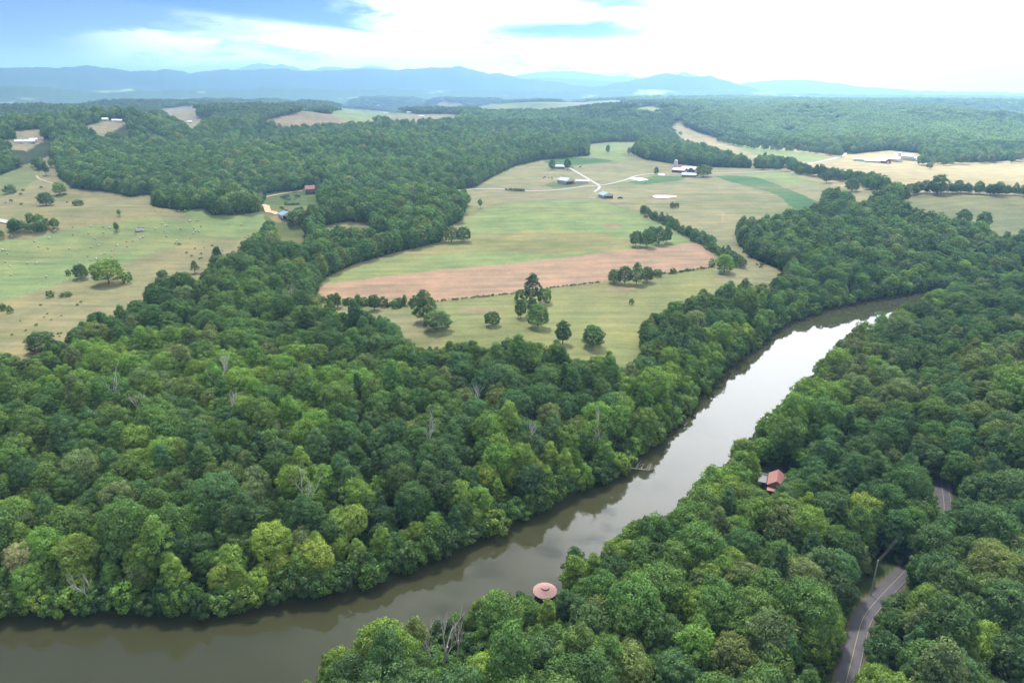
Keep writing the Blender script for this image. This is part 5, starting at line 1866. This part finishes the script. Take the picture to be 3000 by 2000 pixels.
for k, (zx, zy) in enumerate(BALES):
    u, v = zx / 3.0, 392 + zy / 3.0
    key = 'white' if k % 4 == 1 else 'tan'
    o = src[key].copy()
    COL.objects.link(o)
    o.location = at(u, v, 0.05)
    o.rotation_euler = (0, 0, rs.uniform(-0.7, 0.7) + (0 if k % 3 else 1.2))
    o.scale = (0.75, 0.75, 0.75)
    band = 'on upper hay field' if v < 524 else 'on middle hay field' if v < 568 else 'on lower hay field'
    third = 'left' if u < 180 else 'centre' if u < 330 else 'right'
    rows.append((key, band, third, u, o))
bk = {}
for r_ in rows:
    bk.setdefault(r_[:3], []).append(r_)
for (key, band, third), lst in bk.items():
    lst.sort(key=lambda q: q[3])
    for k, r_ in enumerate(lst):
        c_ = 'pale wrapped' if key == 'white' else 'tan'
        one = f', {ordinal(k)} from left' if len(lst) > 1 else ''
        tag(r_[4], f'{c_} round bale {band}, {third} part{one}', 'hay bale', 'round bales in the hay field')

# ------------------------------------------------------------------ cows
COWM = mat('black_hide', (0.018, 0.016, 0.016), 0.7, 0.3, 0.2, 3.0)


def cow_mesh():
    me = bpy.data.meshes.new('cow')
    J = [(0.75, 0, 1.12, .30), (0.25, 0, 1.08, .36), (-0.35, 0, 1.08, .36), (-0.85, 0, 1.14, .28),      # trunk
         (1.05, 0, 1.18, .20), (1.35, 0, 1.0, .14), (1.62, 0, 0.72, .11),                               # neck, head lowered to graze
         (0.70, .2, .70, .12), (0.70, .2, .36, .07), (0.72, .2, 0.03, .07), (0.70, -.2, .70, .12), (0.72, -.2, .36, .07), (0.70, -.2, 0.03, .07),
         (-0.80, .2, .72, .15), (-0.92, .2, .42, .08), (-0.84, .2, 0.03, .07), (-0.80, -.2, .72, .15), (-0.92, -.2, .42, .08), (-0.84, -.2, 0.03, .07),
         (-1.10, 0, 1.10, .05), (-1.16, 0, 0.6, .03)]
    E = [(2, 1), (1, 0), (2, 3), (0, 4), (4, 5), (5, 6), (0, 7), (7, 8), (8, 9), (0, 10), (10, 11), (11, 12), (3, 13), (13, 14), (14, 15), (3, 16), (16, 17), (17, 18), (3, 19), (19, 20)]
    me.from_pydata([j[:3] for j in J], E, [])
    o = bpy.data.objects.new('cow_shape', me)
    COL.objects.link(o)
    sk = o.modifiers.new('skin', 'SKIN')
    for d_, j in zip(me.skin_vertices[0].data, J):
        d_.radius = (j[3], j[3])
    me.skin_vertices[0].data[2].use_root = True
    o.modifiers.new('sub', 'SUBSURF').levels = 1
    dg = bpy.context.evaluated_depsgraph_get()
    m2 = bpy.data.meshes.new_from_object(o.evaluated_get(dg))
    bpy.data.objects.remove(o)
    m2.materials.clear()
    m2.materials.append(COWM)
    return m2


cm = cow_mesh()
COWS = [(613, 320, 'lone black cow nearest the field hedge in the shade'), (932, 490, 'black cow in the shade left of the pair under the trees'), (1070, 525, 'left black cow of the pair under the wood edge'), (1132, 535, 'right black cow of the pair under the wood edge'),
        (1018, 605, 'upper black cow of the grazing group in the gap'), (1030, 635, 'middle black cow of the grazing group in the gap'), (1007, 678, 'lowest black cow of the grazing group in the gap'), (918, 615, 'black cow left of the grazing group in the gap')]
for k, (zx, zy, lb) in enumerate(COWS):
    o = bpy.data.objects.new('cow', cm)
    COL.objects.link(o)
    o.location = at(1646.4 + zx / 10, 548.8 + zy / 10, 0.0)
    o.rotation_euler = (0, 0, [0.3, 2.8, 0.1, 3.0, 3.2, 0.4, 2.7, 1.9][k])
    tag(o, lb, 'cow', 'black cows in the pasture')

# ------------------------------------------------------------------ the haze
hm = bpy.data.materials.new('haze')
hm.use_nodes = True
hm.node_tree.nodes.clear()
hn = NT(hm.node_tree)
pv_ = hn.n('ShaderNodeVolumePrincipled')
pv_.inputs['Color'].default_value = (*HAZE_COLOR, 1)
pv_.inputs['Density'].default_value = HAZE_DENSITY
pv_.inputs['Anisotropy'].default_value = 0.5
ho = hn.n('ShaderNodeOutputMaterial')
hn.l(pv_.outputs[0], ho.inputs['Volume'])
hz = MB().box((0, 5600, 350), (34000, 16400, 724)).build('haze', hm)
tag(hz, 'pale blue haze over the whole valley', kind='stuff')

# ------------------------------------------------------------------ unseen cloud sheet, added and shaped to shade the valley but not the far right
cmn = bpy.data.materials.new('added_cloud')
cmn.use_nodes = True
cmn.node_tree.nodes.clear()
cn = NT(cmn.node_tree)
ct = cn.n('ShaderNodeBsdfTransparent')
cth = cn.n('ShaderNodeAttribute', attribute_name='thick')
cn.l(cn.mix(cth.outputs['Fac'], (1, 1, 1), (0.70, 0.70, 0.70)), ct.inputs[0])
cout = cn.n('ShaderNodeOutputMaterial')
cn.l(ct.outputs[0], cout.inputs[0])
CZ = 1500.0
cg = 110.0
xs_, ys_ = np.meshgrid(np.arange(-9000, 7000, cg), np.arange(-3500, 6600, cg))
hx, hy = xs_ - math.sin(SUN_AZ) * CZ / math.tan(SUN_EL), ys_ - math.cos(SUN_AZ) * CZ / math.tan(SUN_EL)
edge = (fbm(hx, hy, 700, 3, 88) - 0.5) * 260
mx_ = np.interp(hy, [-3000, 640, 720, 1000, 3000, 6000], [9000, 9000, 560, 420, 560, -300]) + edge
thick = sstep(mx_ - hx, -140, 140) * sstep(4900 - hy, 0, 500) * sstep(xs_, -9000, -6500) * sstep(7000 - xs_, 0, 2500)
shade = thick > 0.001
shade[:-1] |= shade[1:]; shade[1:] |= shade[:-1]; shade[:, :-1] |= shade[:, 1:]; shade[:, 1:] |= shade[:, :-1]
lump = fbm(xs_, ys_, 900, 4, 99) * 160
ny_, nx_ = xs_.shape
ci = np.arange(ny_ * nx_ * 2).reshape(2, ny_, nx_)
CV = np.concatenate([np.stack([xs_, ys_, CZ - lump], -1).reshape(-1, 3), np.stack([xs_, ys_, CZ + 120 + lump * 1.5], -1).reshape(-1, 3)])
CF = []
for j in range(ny_ - 1):
    for i in range(nx_ - 1):
        if shade[j, i]:
            for L_ in (0, 1):
                q = (ci[L_, j, i], ci[L_, j, i + 1], ci[L_, j + 1, i + 1], ci[L_, j + 1, i])
                CF.append(q if L_ else q[::-1])
cl = mesh_np('added_cloud', CV, np.array(CF), cmn, True, {'thick': ('POINT', 'FLOAT', 'value', np.concatenate([thick.ravel(), thick.ravel()]))})
tag(cl, 'unseen grey sheet overhead, added to shade the valley', kind='stuff')
